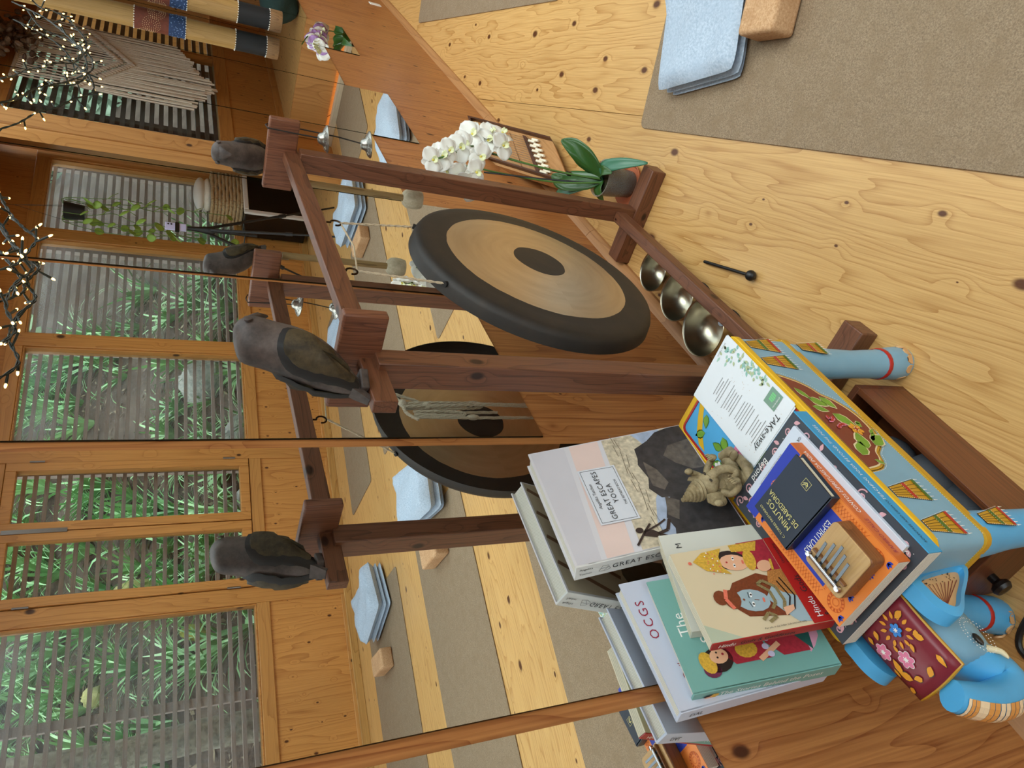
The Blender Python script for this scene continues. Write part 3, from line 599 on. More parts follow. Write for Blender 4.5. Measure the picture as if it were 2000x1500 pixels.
# ------------------------------------------------------------------ carved birds
M_bird = speck('carved_bird', '#3a322f', '#665a54', 14, 0.55, 0.25, '#54443d', spec=0.4); M_wing = speck('bird_wing', '#332b1e', '#574a33', 30, 0.6, 0.3); M_groove = flat('bird_groove', '#1f1b19', 0.7)
def bird(lb, loc, rz):
    """carved bird; beak towards local -y, tail down towards +y"""
    t = thing('carved_bird', lb, 'bird carving', loc, rz, 'carved birds on the gong stand')
    spine = [((0, .072, -.004), .016, .010), ((0, .060, .018), .024, .018), ((0, .045, .040), .037, .030), ((0, .024, .068), .048, .042), ((0, .004, .100), .050, .047), ((0, -.010, .132), .047, .047), ((0, -.016, .154), .042, .045), ((0, -.022, .174), .041, .047), ((0, -.028, .192), .038, .046), ((0, -.030, .206), .028, .036), ((0, -.029, .213), .012, .016)]
    rings = []; n = 18
    for i, ((x, y, z), rx, ry) in enumerate(spine):
        a = Vector(spine[max(i - 1, 0)][0]); b_ = Vector(spine[min(i + 1, len(spine) - 1)][0]); tt = (b_ - a).normalized(); sd = Vector((1, 0, 0)); bk = sd.cross(tt)
        rings.append([Vector((x, y, z)) + sd * rx * math.cos(2 * PI * k / n) + bk * ry * math.sin(2 * PI * k / n) for k in range(n)])
    G().loft(rings).obj('body', M_bird, t, smooth=60, subd=1)
    bk = G(); bk.loft([[Vector((math.cos(2 * PI * k / 10) * r, y, z + math.sin(2 * PI * k / 10) * h)) for k in range(10)] for y, z, r, h in ((-.048, .186, .024, .015), (-.064, .182, .022, .013), (-.074, .172, .016, .010), (-.077, .158, .006, .006))])
    bk.obj('beak', M_bird, t, smooth=60)
    for s in (-1, 1):
        wv = []
        for (y, z, e) in ((-.012, .128, 0), (.016, .136, 0), (.038, .122, 0), (.056, .088, 0), (.064, .052, 0), (.068, .020, 0), (.052, .026, 0), (.030, .050, 0), (.004, .078, 0), (-.012, .104, 0)):
            wv.append((.028 + (y - .028) * 1.2, .08 + (z - .08) * 1.2))
        def sx(y, z):
            # side of the body at this height
            k = min(range(len(spine)), key=lambda i: abs(spine[i][0][2] - z)); (x, yy, zz), rx, ry = spine[k]; return max(rx * math.sqrt(max(0.12, 1 - ((y - yy) / (ry * 1.25)) ** 2)), rx * .45)
        for nm, sc_, lift, mt in (('wing_border', 1.0, .0035, M_groove), ('wing', .86, .0105, M_wing)):
            cy, cz = .028, .078; o = [(cy + (y - cy) * sc_, cz + (z - cz) * sc_) for y, z in wv]; o = [(p.x, p.y) for p in catmull([(a, b_, 0) for a, b_ in o], 3, True)]
            g = G(); N = len(o); out = [Vector((s * (sx(y, z) + lift), y, z)) for y, z in o]; inn = [Vector((s * (sx(y, z) - .012), y, z)) for y, z in o]
            mid = [Vector((s * (sx(cy + (y - cy) * .5, cz + (z - cz) * .5) + lift * 1.3), cy + (y - cy) * .5, cz + (z - cz) * .5)) for y, z in o]; ctr = Vector((s * (sx(cy, cz) + lift * 1.5), cy, cz))
            g.add(inn + out + mid + [ctr], [(i, (i + 1) % N, N + (i + 1) % N, N + i) for i in range(N)] + [(N + i, N + (i + 1) % N, 2 * N + (i + 1) % N, 2 * N + i) for i in range(N)] + [(2 * N + i, 2 * N + (i + 1) % N, 3 * N) for i in range(N)])
            g.obj(nm, mt, t, smooth=60)
        g = G(); g.lathe([(.0075, -.001), (.0075, .002), (.0045, .003), (.0, .0035)], 12, (s * .034, -.046, .192), (s, -.45, .15)); g.obj('eye', M_bird, t)
    G().box(-.024, .024, .038, .078, -.012, .004).obj('perch_block', M_bird, t, bevel=.003)
    G().loft([[Vector((sx_ * w, y, z)) for sx_, y, z in ((-1, y0, z0), (1, y0, z0), (1, y0 + .008, z0 + .006), (-1, y0 + .008, z0 + .006))] for w, y0, z0 in ((.018, .056, .030), (.016, .074, .004), (.010, .088, -.018))]).obj('tail', M_bird, t, smooth=60)
    return t
b1 = bird('carved dark wood bird on the left gong post, looking along the crosspiece', SW(-0.006, -0.026, 1.118 + 0.0115), SY + math.radians(66))
b2 = bird('carved dark wood bird on the right gong post, looking back towards the stool', SW(SL + 0.05, 0.03, 1.134 + 0.009), SY - math.radians(72))
b1.scale = (.86, .86, .86); b2.scale = (.74, .74, .74)
# ------------------------------------------------------------------ finger cymbals on a cord, and the hanging mallets
M_bell = flat('cymbal_metal', '#9a978f', 0.36, metal=1, var=0.25, scale=90, bump=0.2)
M_lace = flat('black_lace', '#2a2622', 0.8)
def cymbal(lb, c, tilt):
    t = thing('finger_cymbal', lb, 'cymbal', c, rot=(tilt, math.radians(4), 0.2), group='finger cymbals')
    G().lathe([(.034, -.0055), (.0345, -.0035), (.031, .000), (.022, .0035), (.016, .008), (.0135, .015), (.009, .019), (.0035, .0205), (.001, .0205)], 28).obj('bell', M_bell, t, smooth=50)
    g = G()
    for k in range(8):
        a = k * PI / 4; p = Vector((math.cos(a) * .0262, math.sin(a) * .0262, .0026)); q = Vector((-math.sin(a), math.cos(a), 0)); r = Vector((math.cos(a), math.sin(a), -.5)).normalized()
        g.obox(p - q * .003 - r * .004, q * .0016, r * .008, (0, 0, .0012)); g.obox(p + q * .001 - r * .001, q * .004, r * .0016, (0, 0, .0012))
    g.obj('raised_script', flat('cymbal_script', '#c9c6bd', .3, metal=1), t)
    return t
c1 = Vector((1.838, -0.252, 1.036)); c2 = Vector((1.842, -0.256, 0.925))
cymbal('upper silver finger cymbal hanging beside the right gong post', c1, math.radians(-6)); cymbal('lower silver finger cymbal hanging beside the right gong post', c2, math.radians(-8))
g = G(); x0 = 1.836
g.tube([c1 + Vector((0, 0, .02)), (x0 + .002, -.252, 1.098), (x0 + .0, -.2545, 1.178), (x0 + .02, -.2545, 1.181), (x0 + .036, -.252, 1.176), (x0 + .036, -.254, 1.09), (x0 + .022, -.256, 1.0), c2 + Vector((0, 0, .02))], 0.0018, 6)
tag(g.obj('cymbal_cord', M_lace), 'black cord looped over the crosspiece carrying two finger cymbals', 'cord')
M_ml = wood('mallet_bamboo', '#a98c5c', '#7d6138', 'Z', g=3, rough=.5); M_felt = speck('mallet_wrap', '#b5a88c', '#cfc4ab', 60, .95, .5, '#a0937a')
def hmallet(lb, c, L):
    t = thing('gong_mallet', lb, 'mallet', c, group='gong mallets')
    G().tube([(0, 0, .02), (0, 0, L)], .0095, 12).obj('handle', M_ml, t)
    G().lathe([(.012, -.028), (.024, -.025), (.0275, -.012), (.0285, .003), (.0265, .018), (.02, .027), (.0095, .03)], 24).obj('head', M_felt, t, smooth=60)
    G().tube([(0, -.012, L - .02), (0, -.013, L + .01), (0, -.01, L + .03)], .0018, 6).obj('loop', M_cord, t)
    return t
hmallet('wrapped gong mallet hanging head down from the crosspiece near the wall', Vector((1.872, -0.112, .761)), .335)
# ------------------------------------------------------------------ painted elephant stool
def paint(name, c, rough=0.38, var=0.1, scale=18, bump=0.08): return flat(name, c, rough, var=var, scale=scale, bump=bump)
P_blue = paint('paint_blue', '#4fa8dc'); P_grey = paint('paint_bluegrey', '#7ba9c2'); P_yel = paint('paint_yellow', '#e2b21c'); P_och = paint('paint_ochre', '#c3921d'); P_mar = paint('paint_maroon', '#7d2230'); P_brown = paint('paint_brownred', '#7a2f22')
P_white = paint('paint_white', '#f2f0ea', var=.02); P_dk = paint('paint_dark', '#2a2118', var=.02); P_red = paint('paint_red', '#b3231f', var=.04); P_grn = paint('paint_green', '#3c6a22', var=.12); P_lgrn = paint('paint_leaf', '#6f9c2e', var=.25, scale=60); P_cream = paint('paint_cream', '#e6d6ae', var=.04); P_skin = paint('paint_peach', '#d9a873'); P_pink = paint('paint_pink', '#e77fa0', var=.25, scale=80); P_or = paint('paint_orange', '#e39a2a', var=.15, scale=60); P_bflow = paint('paint_flowerblue', '#3b86d6')
TX0, TX1, TY0, TY1, TZ = 0.344, 0.852, -0.377, -0.138, 0.465
TC = Vector(((TX0 + TX1) / 2, (TY0 + TY1) / 2, 0))
tab = thing('elephant_stool', 'blue hand-painted wooden elephant stool with yellow edges and floral panels', 'stool', TC)
def rrect(x0, x1, y0, y1, r, n=4):
    o = []
    for cx, cy, a0 in ((x1 - r, y0 + r, -PI / 2), (x1 - r, y1 - r, 0), (x0 + r, y1 - r, PI / 2), (x0 + r, y0 + r, PI)):
        for k in range(n + 1): a = a0 + PI / 2 * k / n; o.append((cx + r * math.cos(a), cy + r * math.sin(a)))
    return o
def slab(pl, z0, z1, m=0, g=None): g = g or G(); prism(g, pl, z0, z1, m); return g
slab(rrect(TX0 + .012, TX1 - .012, TY0 + .012, TY1 - .012, .012), .44, TZ - .003).obj('tabletop', P_blue, tab, smooth=30)
# yellow raised rim
def ring(o, i, z0, z1):
    g = G(); n = len(o); g.add([(x, y, z0) for x, y in o] + [(x, y, z0) for x, y in i] + [(x, y, z1) for x, y in o] + [(x, y, z1) for x, y in i], [(k, (k + 1) % n, 2 * n + (k + 1) % n, 2 * n + k) for k in range(n)] + [(2 * n + k, 2 * n + (k + 1) % n, 3 * n + (k + 1) % n, 3 * n + k) for k in range(n)] + [(3 * n + k, 3 * n + (k + 1) % n, n + (k + 1) % n, n + k) for k in range(n)] + [(n + k, n + (k + 1) % n, (k + 1) % n, k) for k in range(n)]); return g
ring(rrect(TX0, TX1, TY0, TY1, .02), rrect(TX0 + .012, TX1 - .012, TY0 + .012, TY1 - .012, .012), .452, TZ).obj('rim', P_yel, tab, smooth=30, bevel=.002)
ring(rrect(TX0 + .012, TX1 - .012, TY0 + .012, TY1 - .012, .012), rrect(TX0 + .016, TX1 - .016, TY0 + .016, TY1 - .016, .01), .455, TZ - .001).obj('inner_rim', P_red, tab, smooth=30)
AZ = .335
ring(rrect(TX0 + .003, TX1 - .003, TY0 + .003, TY1 - .003, .018), rrect(TX0 + .02, TX1 - .02, TY0 + .02, TY1 - .02, .01), AZ, .452).obj('apron', P_grey, tab, smooth=30)
ring(rrect(TX0 - .0005, TX1 + .0005, TY0 - .0005, TY1 + .0005, .02), rrect(TX0 + .01, TX1 - .01, TY0 + .01, TY1 - .01, .014), AZ - .004, AZ + .008).obj('lower_edge', P_och, tab, smooth=30)
# painted table top: arch border, leaves, flowers
pr = Print(Frame((TX0, TY0, TZ - .003), (1, 0, 0), (0, 1, 0)))
W_, H_ = TX1 - TX0, TY1 - TY0
pr.poly(P_yel, [(W_ - .02, H_ - .02), (W_ - .09, H_ - .02), (W_ - .06, H_ - .045), (W_ - .04, H_ - .075), (W_ - .02, H_ - .11)], 1).poly(P_blue, [(W_ - .02, H_ - .02), (W_ - .07, H_ - .02), (W_ - .05, H_ - .035), (W_ - .033, H_ - .06), (W_ - .02, H_ - .085)], 2)
for a, b_, l, w, an in ((.33, .215, .028, .014, 2.4), (.365, .205, .028, .013, .6), (.345, .18, .026, .014, 2.9), (.385, .185, .026, .013, .2), (.40, .165, .03, .016, 2.6), (.35, .155, .022, .012, 3.6), (.325, .19, .024, .01, 1.2), (.44, .19, .028, .014, .9), (.46, .16, .026, .013, 2.2), (.30, .11, .04, .03, 1.2), (.23, .10, .04, .03, 4.2), (.16, .19, .03, .02, 1.2), (.1, .16, .03, .02, 2.2), (.06, .06, .03, .02, .6), (.27, .04, .03, .02, 3.2)):
    pr.leaf(P_grn, a, b_, l * 1.08, w * 1.3, an, 1).leaf(P_lgrn, a, b_, l, w, an, 2)
def flower(pr, a, b_, r, m, mc, n=6, lay=3, outline=None):
    for k in range(n):
        q = 2 * PI * k / n
        if outline: pr.oval(outline, a + r * .58 * math.cos(q), b_ + r * .58 * math.sin(q), r * .50, r * .38, q, lay)
        pr.oval(m, a + r * .58 * math.cos(q), b_ + r * .58 * math.sin(q), r * .44, r * .32, q, lay + 1)
    pr.dot(mc, a, b_, r * .24, lay + 2, 8)
    for k in range(6): q = 2 * PI * k / 6; pr.dot(P_white, a + r * .3 * math.cos(q), b_ + r * .3 * math.sin(q), r * .07, lay + 3, 5)
flower(pr, .352, .168, .020, P_pink, P_red); flower(pr, .37, .215, .012, P_white, P_yel); flower(pr, .1, .08, .03, P_white, P_yel, outline=P_dk); flower(pr, .25, .14, .03, P_mar, P_yel)
o = pr.obj('painted_top', tab); o['kind'] = 'stuff'
# painted front: fans, medallion, dotted lines
def fan(pr, a, b_, w0, w1, h, band, end):
    """hanging tassel fan: narrow end up at (a,b)"""
    pr.poly(P_dk, [(a - w0 / 2 - .0012, b_ + .001), (a + w0 / 2 + .0012, b_ + .001), (a + w1 / 2 + .0014, b_ - h - .001), (a - w1 / 2 - .0014, b_ - h - .001)], 1)
    pr.poly(P_och, [(a - w0 / 2, b_), (a + w0 / 2, b_), (a + w1 / 2, b_ - h), (a - w1 / 2, b_ - h)], 2)
    for k in range(1, 5):
        f = k / 5; pr.line(P_dk, [(a - w0 / 2 + w0 * f, b_), (a - w1 / 2 + w1 * f, b_ - h)], .0007, 3)
    def strip(f0, f1, m): pr.poly(m, [(a - (w0 + (w1 - w0) * f0) / 2, b_ - h * f0), (a + (w0 + (w1 - w0) * f0) / 2, b_ - h * f0), (a + (w0 + (w1 - w0) * f1) / 2, b_ - h * f1), (a - (w0 + (w1 - w0) * f1) / 2, b_ - h * f1)], 4)
    strip(.48, .6, band); strip(.93, 1.03, end)
    for sgn in (-1, 1): pr.dots(P_white, [(a + sgn * (w0 / 2 + .0012), b_), (a + sgn * (w1 / 2 + .0016), b_ - h)], .0038, .0008, 5)
    pr.dots(P_white, [(a - w0 / 2, b_ + .0012), (a + w0 / 2, b_ + .0012)], .0038, .0008, 5)
    for f in (.47, .61): pr.dots(P_white, [(a - (w0 + (w1 - w0) * f) / 2, b_ - h * f), (a + (w0 + (w1 - w0) * f) / 2, b_ - h * f)], .0038, .0007, 5)
    for k in range(7):
        x = a - w1 / 2 + w1 * k / 6
        for r_, dy in ((.0017, .005), (.0012, .0085), (.0008, .0115)): pr.oval(P_white, x, b_ - h - dy, r_ * .75, r_ * 1.2, 0, 3, 6)
fr = Frame((TX0, TY0 + .003, 0), (1, 0, 0), (0, 0, 1)); pr = Print(fr)
for a, bd, en in ((.474, P_grn, P_red), (.423, P_red, P_grn), (.103, P_red, P_grn), (.038, P_grn, P_red)): fan(pr, a, .446, .018, .042, .066, bd, en)
pr.dots(P_white, [(.015, .4505), (.495, .4505)], .0042, .0009, 2); pr.dots(P_white, [(.015, AZ + .0095), (.495, AZ + .0095)], .0042, .0009, 2)
pr.obj('painted_fans', tab)
pr = Print(fr)
def scallop(k, dz):
    base = [(.150, .4495), (.156, .42), (.170, .404), (.186, .396), (.205, .372), (.228, .357), (.256, .352), (.284, .356), (.312, .372), (.330, .392), (.346, .40), (.362, .416), (.374, .436), (.38, .4495)]
    c = [(p.x, p.y) for p in catmull([(a, b_, 0) for a, b_ in base], 4)]; cx = .262
    return [(cx + (a - cx) * k, .4495 - (.4495 - b_) * dz) for a, b_ in c]
for k, dz, m, ly in ((1.06, 1.09, P_och, 1), (1.045, 1.065, P_dk, 2), (1.035, 1.05, P_och, 3), (1.0, 1.0, P_cream, 4), (.975, .965, P_brown, 5)): pr.poly(m, scallop(k, dz), ly)
pr.dots(P_white, scallop(1.075, 1.11), .0042, .0009, 6)
for a, b_, l, w, an in ((.345, .442, .034, .012, -2.7), (.318, .432, .036, .020, -2.2), (.322, .402, .034, .02, -2.7), (.296, .441, .03, .014, -2.0), (.278, .41, .042, .024, -2.5), (.2, .385, .042, .022, -1.0), (.178, .437, .04, .022, -.7), (.192, .41, .04, .024, -.25), (.168, .42, .018, .008, -2.2), (.243, .372, .014, .010, .4), (.226, .368, .02, .007, -.9), (.217, .374, .02, .007, -.9), (.21, .381, .02, .007, -.9), (.255, .366, .012, .008, 1.8)):
    pr.leaf(P_cream, a, b_, l * 1.07, w * 1.25, an, 6).leaf(P_lgrn, a, b_, l, w, an, 7)
flower(pr, .238, .392, .014, P_or, P_red, lay=7)
for a, b_, an in ((.262, .424, 2.0), (.270, .418, 2.5), (.246, .425, -1.2), (.240, .432, -.9), (.250, .418, -1.6), (.273, .43, 2.9)): pr.leaf(P_pink, a, b_, .016, .008, an, 8).leaf(P_red, a, b_, .011, .005, an, 9)
pr.obj('painted_medallion', tab)
fe = Frame((TX0 + .003, TY1, 0), (0, -1, 0), (0, 0, 1)); pr = Print(fe)
pr.dots(P_white, [(.015, .4505), (.225, .4505)], .0042, .0009, 2); pr.dots(P_white, [(.015, AZ + .0095), (.225, AZ + .0095)], .0042, .0009, 2); pr.obj('painted_end', tab)
# legs
def leg(x, y, sx, sy, ox, oy):
    LN = lambda z: Vector((ox, oy, 0)) * (1 - z / .335)
    t = G(); prof = [(0, .034), (.012, .0355), (.05, .034), (.09, .030), (.16, .0285), (.24, .031), (.30, .035), (.335, .037)]
    rings = []
    for z, r in prof:
        lx = -.010 * sx * math.sin(z / .335 * PI) * .6
        rings.append([LN(z) + Vector((x + lx + r * math.cos(2 * PI * k / 20), y + r * math.sin(2 * PI * k / 20), z)) for k in range(20)])
    lg = t.loft(rings).obj('leg', P_blue if sx < 0 else P_grey, tab, smooth=60)
    b_ = G(); b_.loft([[LN(z) + Vector((x - .010 * sx * .6 * math.sin(z / .335 * PI) + r * math.cos(2 * PI * k / 20), y + r * math.sin(2 * PI * k / 20), z + .004 * math.cos(2 * PI * k / 20)) ) for k in range(20)] for z, r in ((.070, .0325), (.071, .0335), (.080, .0325), (.081, .0315))], cap0=False, cap1=False); b_.obj('red_band', P_red, lg, smooth=60)
    for q in (-2.3, -1.75, -1.2, 2.6, 3.4, 4.0):
        n = Vector((math.cos(q), math.sin(q), 0)); c = LN(0) + Vector((x, y, .006)) + n * .0335; sd = Vector((-n.y, n.x, 0)); nl = G()
        nl.add([c - sd * .009 - n * .004, c + sd * .009 - n * .004, c + sd * .009 + Vector((0, 0, .010)), c + sd * .004 + Vector((0, 0, .017)), c - sd * .004 + Vector((0, 0, .017)), c - sd * .009 + Vector((0, 0, .010))] + [v + n * .0035 for v in (c - sd * .009 - n * .002, c + sd * .009 - n * .002, c + sd * .009 + Vector((0, 0, .010)), c + sd * .004 + Vector((0, 0, .017)), c - sd * .004 + Vector((0, 0, .017)), c - sd * .009 + Vector((0, 0, .010)))], [(6, 7, 8, 9, 10, 11)] + [(i, (i + 1) % 6, 6 + (i + 1) % 6, 6 + i) for i in range(6)])
        nl.obj('toenail', P_skin, lg, smooth=60)
    # tassel painted on the upper leg
    if y < -.25:
        pr = Print(Frame((x, y - .0365, 0), (1, 0, 0), (0, 0, 1)), .0005); fan(pr, 0, .322, .018, .036, .06, P_red if sx > 0 else P_grn, P_grn if sx > 0 else P_red); pr.obj('painted_tassel', lg)
for a in ((.812, -.343, 1, -1, .004, -.012), (.812, -.172, 1, 1, 0, .06), (.380, -.343, -1, -1, -.018, -.016), (.380, -.172, -1, 1, -.02, .066)): leg(*a)
# head: faces -x from the stool end
HC = Vector((TX0 - .05, -.223, .385))
rings = []; n = 20
for x, dz, ry, rz in ((.062, .0, .05, .058), (.04, .0, .053, .063), (.01, .0, .054, .066), (-.018, -.004, .050, .064), (-.042, -.014, .042, .054), (-.056, -.026, .032, .040)):
    rings.append([HC + Vector((x, ry * math.cos(2 * PI * k / n), dz + rz * math.sin(2 * PI * k / n))) for k in range(n)])
head = G().loft(rings).obj('head', P_grey, tab, smooth=70, subd=1)
# trunk dips and curls up in front of the face
tp = catmull([(.268, -.223, .372), (.247, -.223, .346), (.227, -.223, .326), (.207, -.224, .327), (.195, -.225, .353), (.194, -.226, .393), (.204, -.228, .432), (.212, -.229, .452)], 5)
N = len(tp); TR_ = [.036 - .015 * (i / (N - 1)) for i in range(N)]
G().tube(tp, TR_, 16).obj('trunk', P_blue, head, smooth=70)
g = G(); i0 = int(N * .45); under = tp[i0:-2]
st_ = [flat('stripe_peach', '#ecd2ad', .4), flat('stripe_orange', '#dc9a52', .4)]
for i in range(len(under) - 1):
    a, b_ = under[i], under[i + 1]; ra, rb = TR_[i0 + i] + .0012, TR_[i0 + i + 1] + .0012; ta = (b_ - a).normalized(); o_ = Vector((0, 1, 0)).cross(ta).normalized()
    if o_.x > 0: o_ = -o_
    for k in range(6):
        q0, q1 = -.95 + .32 * k, -.95 + .32 * (k + 1); W = Vector((0, 1, 0))
        g.add([a + (o_ * math.cos(q0) + W * math.sin(q0)) * ra, a + (o_ * math.cos(q1) + W * math.sin(q1)) * ra, b_ + (o_ * math.cos(q1) + W * math.sin(q1)) * rb, b_ + (o_ * math.cos(q0) + W * math.sin(q0)) * rb], [(0, 1, 2, 3)], (i // 2) % 2)
g.obj('trunk_underside', st_, head, smooth=0)
for s in (-1, 1):
    G().tube(catmull([Vector((.250, -.223 + s * .034, .354)), Vector((.238, -.223 + s * .041, .343)), Vector((.226, -.223 + s * .042, .341))], 5), [.0052, .0051, .005, .0048, .0046, .0043, .004, .0036, .003, .002, .001], 10).obj('tusk', P_cream, head, smooth=60)
    e = G(); e.ell(Vector((.258, -.223 + s * .049, .378)), .010, .004, .005, 10, 6); e.obj('eye', P_dk, head)
    pe = Print(Frame((.262, -.223 + s * .0525, .378), (1, 0, 0) if s < 0 else (-1, 0, 0), (0, 0, 1)), .0005)
    for ra, rb in ((.022, .016), (.028, .022)): pe.dots(P_white, [(ra * math.cos(q), rb * math.sin(q)) for q in [i * PI / 12 for i in range(25)]], .0048, .001, 1)
    pe.obj('painted_eye_dots', head)
    # ear: thick leaf-shaped flap running forward from the stool end
    oe = [(.010, .470), (-.018, .476), (-.048, .472), (-.070, .458), (-.078, .440), (-.068, .418), (-.045, .390), (-.020, .352), (.000, .328), (.016, .326), (.018, .39)]; oe = [(a * .8 - .004, .405 + (b_ - .405) * .8) for a, b_ in oe]
    oc = [(p.x, p.y) for p in catmull([(a, b_, 0) for a, b_ in oe], 3, True)]; ye = -.223 + s * .072
    EP = lambda a, b_, d: Vector((TX0 + a, ye + s * (d + .30 * -a * 0 + .10 * (.47 - b_)), b_))
    g = G(); K = len(oc); cx, cz = -.022, .408
    back = [EP(a, b_, -.014) for a, b_ in oc]; front = [EP(a, b_, .010) for a, b_ in oc]; inn = [EP(cx + (a - cx) * .72, cz + (b_ - cz) * .74, .013) for a, b_ in oc]; dee = [EP(cx + (a - cx) * .66, cz + (b_ - cz) * .68, .004) for a, b_ in oc]
    g.add(back + front + inn + dee, [(i, (i + 1) % K, K + (i + 1) % K, K + i) for i in range(K)] + [(K + i, K + (i + 1) % K, 2 * K + (i + 1) % K, 2 * K + i) for i in range(K)] + [(2 * K + i, 2 * K + (i + 1) % K, 3 * K + (i + 1) % K, 3 * K + i) for i in range(K)] + [tuple(range(K))])
    ear = g.obj('ear', P_blue, head, smooth=50)
    g = G(); g.poly([EP(cx + (a - cx) * .66, cz + (b_ - cz) * .68, .0045) for a, b_ in oc])
    lin = g.obj('ear_lining', P_skin, ear, smooth=0)
    sg = -s
    f2 = Frame(EP(0, .41, .0052), (sg, 0, 0), EP(0, .45, .0052) - EP(0, .41, .0052)); pe = Print(f2, .0003)
    for k in range(8): z_ = -.045 + .0105 * k; pe.line(P_brown, [(sg * -.048, .026), (sg * -.014 + sg * .0004 * k, z_ * .78)], .0011, 2)
    rr = random.Random(5)
    for k in range(24): pe.dot(P_dk, sg * rr.uniform(-.012, .0), rr.uniform(-.038, .028), .0011, 2, 5)
    pe.obj('painted_ear_lines', ear)
# peach spotted patch and white mark on the trunk top
# head cloth: curved maroon saddle over the forehead
g = G(); cl = []
for i in range(9):
    f = i / 8; x = .343 - .104 * f - (.006 if i == 8 else 0); row = []; zc = .462 - .010 * f * f - .002 * f
    for j in range(9):
        v = -1 + 2 * j / 8; row.append(Vector((x - .004 * (1 - v * v) * f, -.2265 + .0025 * f + v * (.047 - .004 * f), zc - .004 * v * v - (.003 if abs(v) == 1 else 0))))
    cl.append(row)
g.add([p for r in cl for p in r], [(i * 9 + j, i * 9 + j + 1, (i + 1) * 9 + j + 1, (i + 1) * 9 + j) for i in range(8) for j in range(8)])
cloth = g.obj('head_cloth', P_mar, head, smooth=70, solid=.008)
bl = G(); edge = [cl[i][0] for i in range(9)] + [cl[8][j] for j in range(1, 9)] + [cl[i][8] for i in range(7, -1, -1)]
bl.tube(edge, .0035, 6); bl.obj('cloth_edging', P_och, cloth)
# painted blossoms follow the cloth surface
class ClothPrint(Print):
    def poly(s, m, pts, layer=1):
        o = []
        for a, b_ in pts:
            i = max(0, min(7.999, a * 8)); j = max(0, min(7.999, b_ * 8)); i0, j0 = int(i), int(j); fi, fj = i - i0, j - j0
            p = (cl[i0][j0] * (1 - fi) + cl[i0 + 1][j0] * fi) * (1 - fj) + (cl[i0][j0 + 1] * (1 - fi) + cl[i0 + 1][j0 + 1] * fi) * fj
            o.append(p + Vector((-.12, 0, 1)) * (.0052 + .00035 * layer))
        s.g.poly(o, s.mi(m)); return s
pc = ClothPrint(Frame((0, 0, 0), (1, 0, 0), (0, 1, 0)))
flower(pc, .30, .38, .095, P_bflow, P_white, outline=P_dk); flower(pc, .62, .60, .12, P_pink, P_white, 6, outline=P_white); flower(pc, .38, .84, .12, P_pink, P_white, 6, outline=P_white)
for k in range(12):
    q = 2 * PI * k / 12; pc.leaf(P_or, .30 + .14 * math.cos(q), .38 + .15 * math.sin(q), .11, .05, q, 2)
for a, b_, l, w, q in ((.6, .12, .16, .09, 2.6), (.8, .14, .15, .08, .1), (.85, .35, .16, .08, 1.2), (.52, .34, .12, .06, .5), (.88, .62, .14, .08, 1.9), (.84, .78, .2, .12, 2.6), (.72, .86, .22, .1, -2.8), (.9, .9, .12, .06, 1.4), (.18, .1, .16, .09, 1.5), (.45, .12, .12, .08, .8), (.12, .7, .14, .08, .5), (.12, .88, .12, .08, .2), (.6, .92, .14, .06, .2), (.5, .62, .1, .05, 3.3)): pc.leaf(P_dk, a, b_, l * 1.05, w * 1.2, q, 2); pc.leaf(P_or, a, b_, l, w, q, 3)
pc.obj('painted_blossoms', cloth)
settle(tab)
# ------------------------------------------------------------------ open wooden box under the stool, with a folded cloth inside
M_bx = wood('box_wood_x', '#7a4526', '#4d2812', 'X', g=2, rough=.4, contrast=.5, fiber=.6); M_by = wood('box_wood_y', '#6a3a20', '#43220f', 'Y', g=2, rough=.4, contrast=.5, fiber=.6)
bx_ = thing('wooden_box', 'open brown wooden box with a black knob pushed under the elephant stool', 'box', (.6, -.2, 0))
X0, X1, Y0, Y1, BZ = .404, .764, -.322, -.137, .15
G().box(X0, X1, Y0, Y0 + .012, 0, BZ).obj('side', M_bx, bx_, bevel=.001); G().box(X0, X1, Y1 - .012, Y1, 0, BZ).obj('side', M_bx, bx_, bevel=.001)
G().box(X1, X1 + .014, Y0, Y1, 0, BZ).obj('back', M_by, bx_, bevel=.001); G().box(X0 - .016, X0, Y0 - .008, Y1, 0, BZ + .006).obj('front', M_by, bx_, bevel=.002)
G().box(X0, X1, Y0 + .012, Y1 - .012, .004, .014).obj('bottom', M_bx, bx_)
G().lathe([(.008, 0), (.008, .012), (.016, .018), (.0175, .025), (.014, .031), (.0, .033)], 20, (X0 - .016, -.2, .085), (-1, 0, 0)).obj('knob', flat('knob_black', '#17110e', .35), bx_)
settle(bx_)
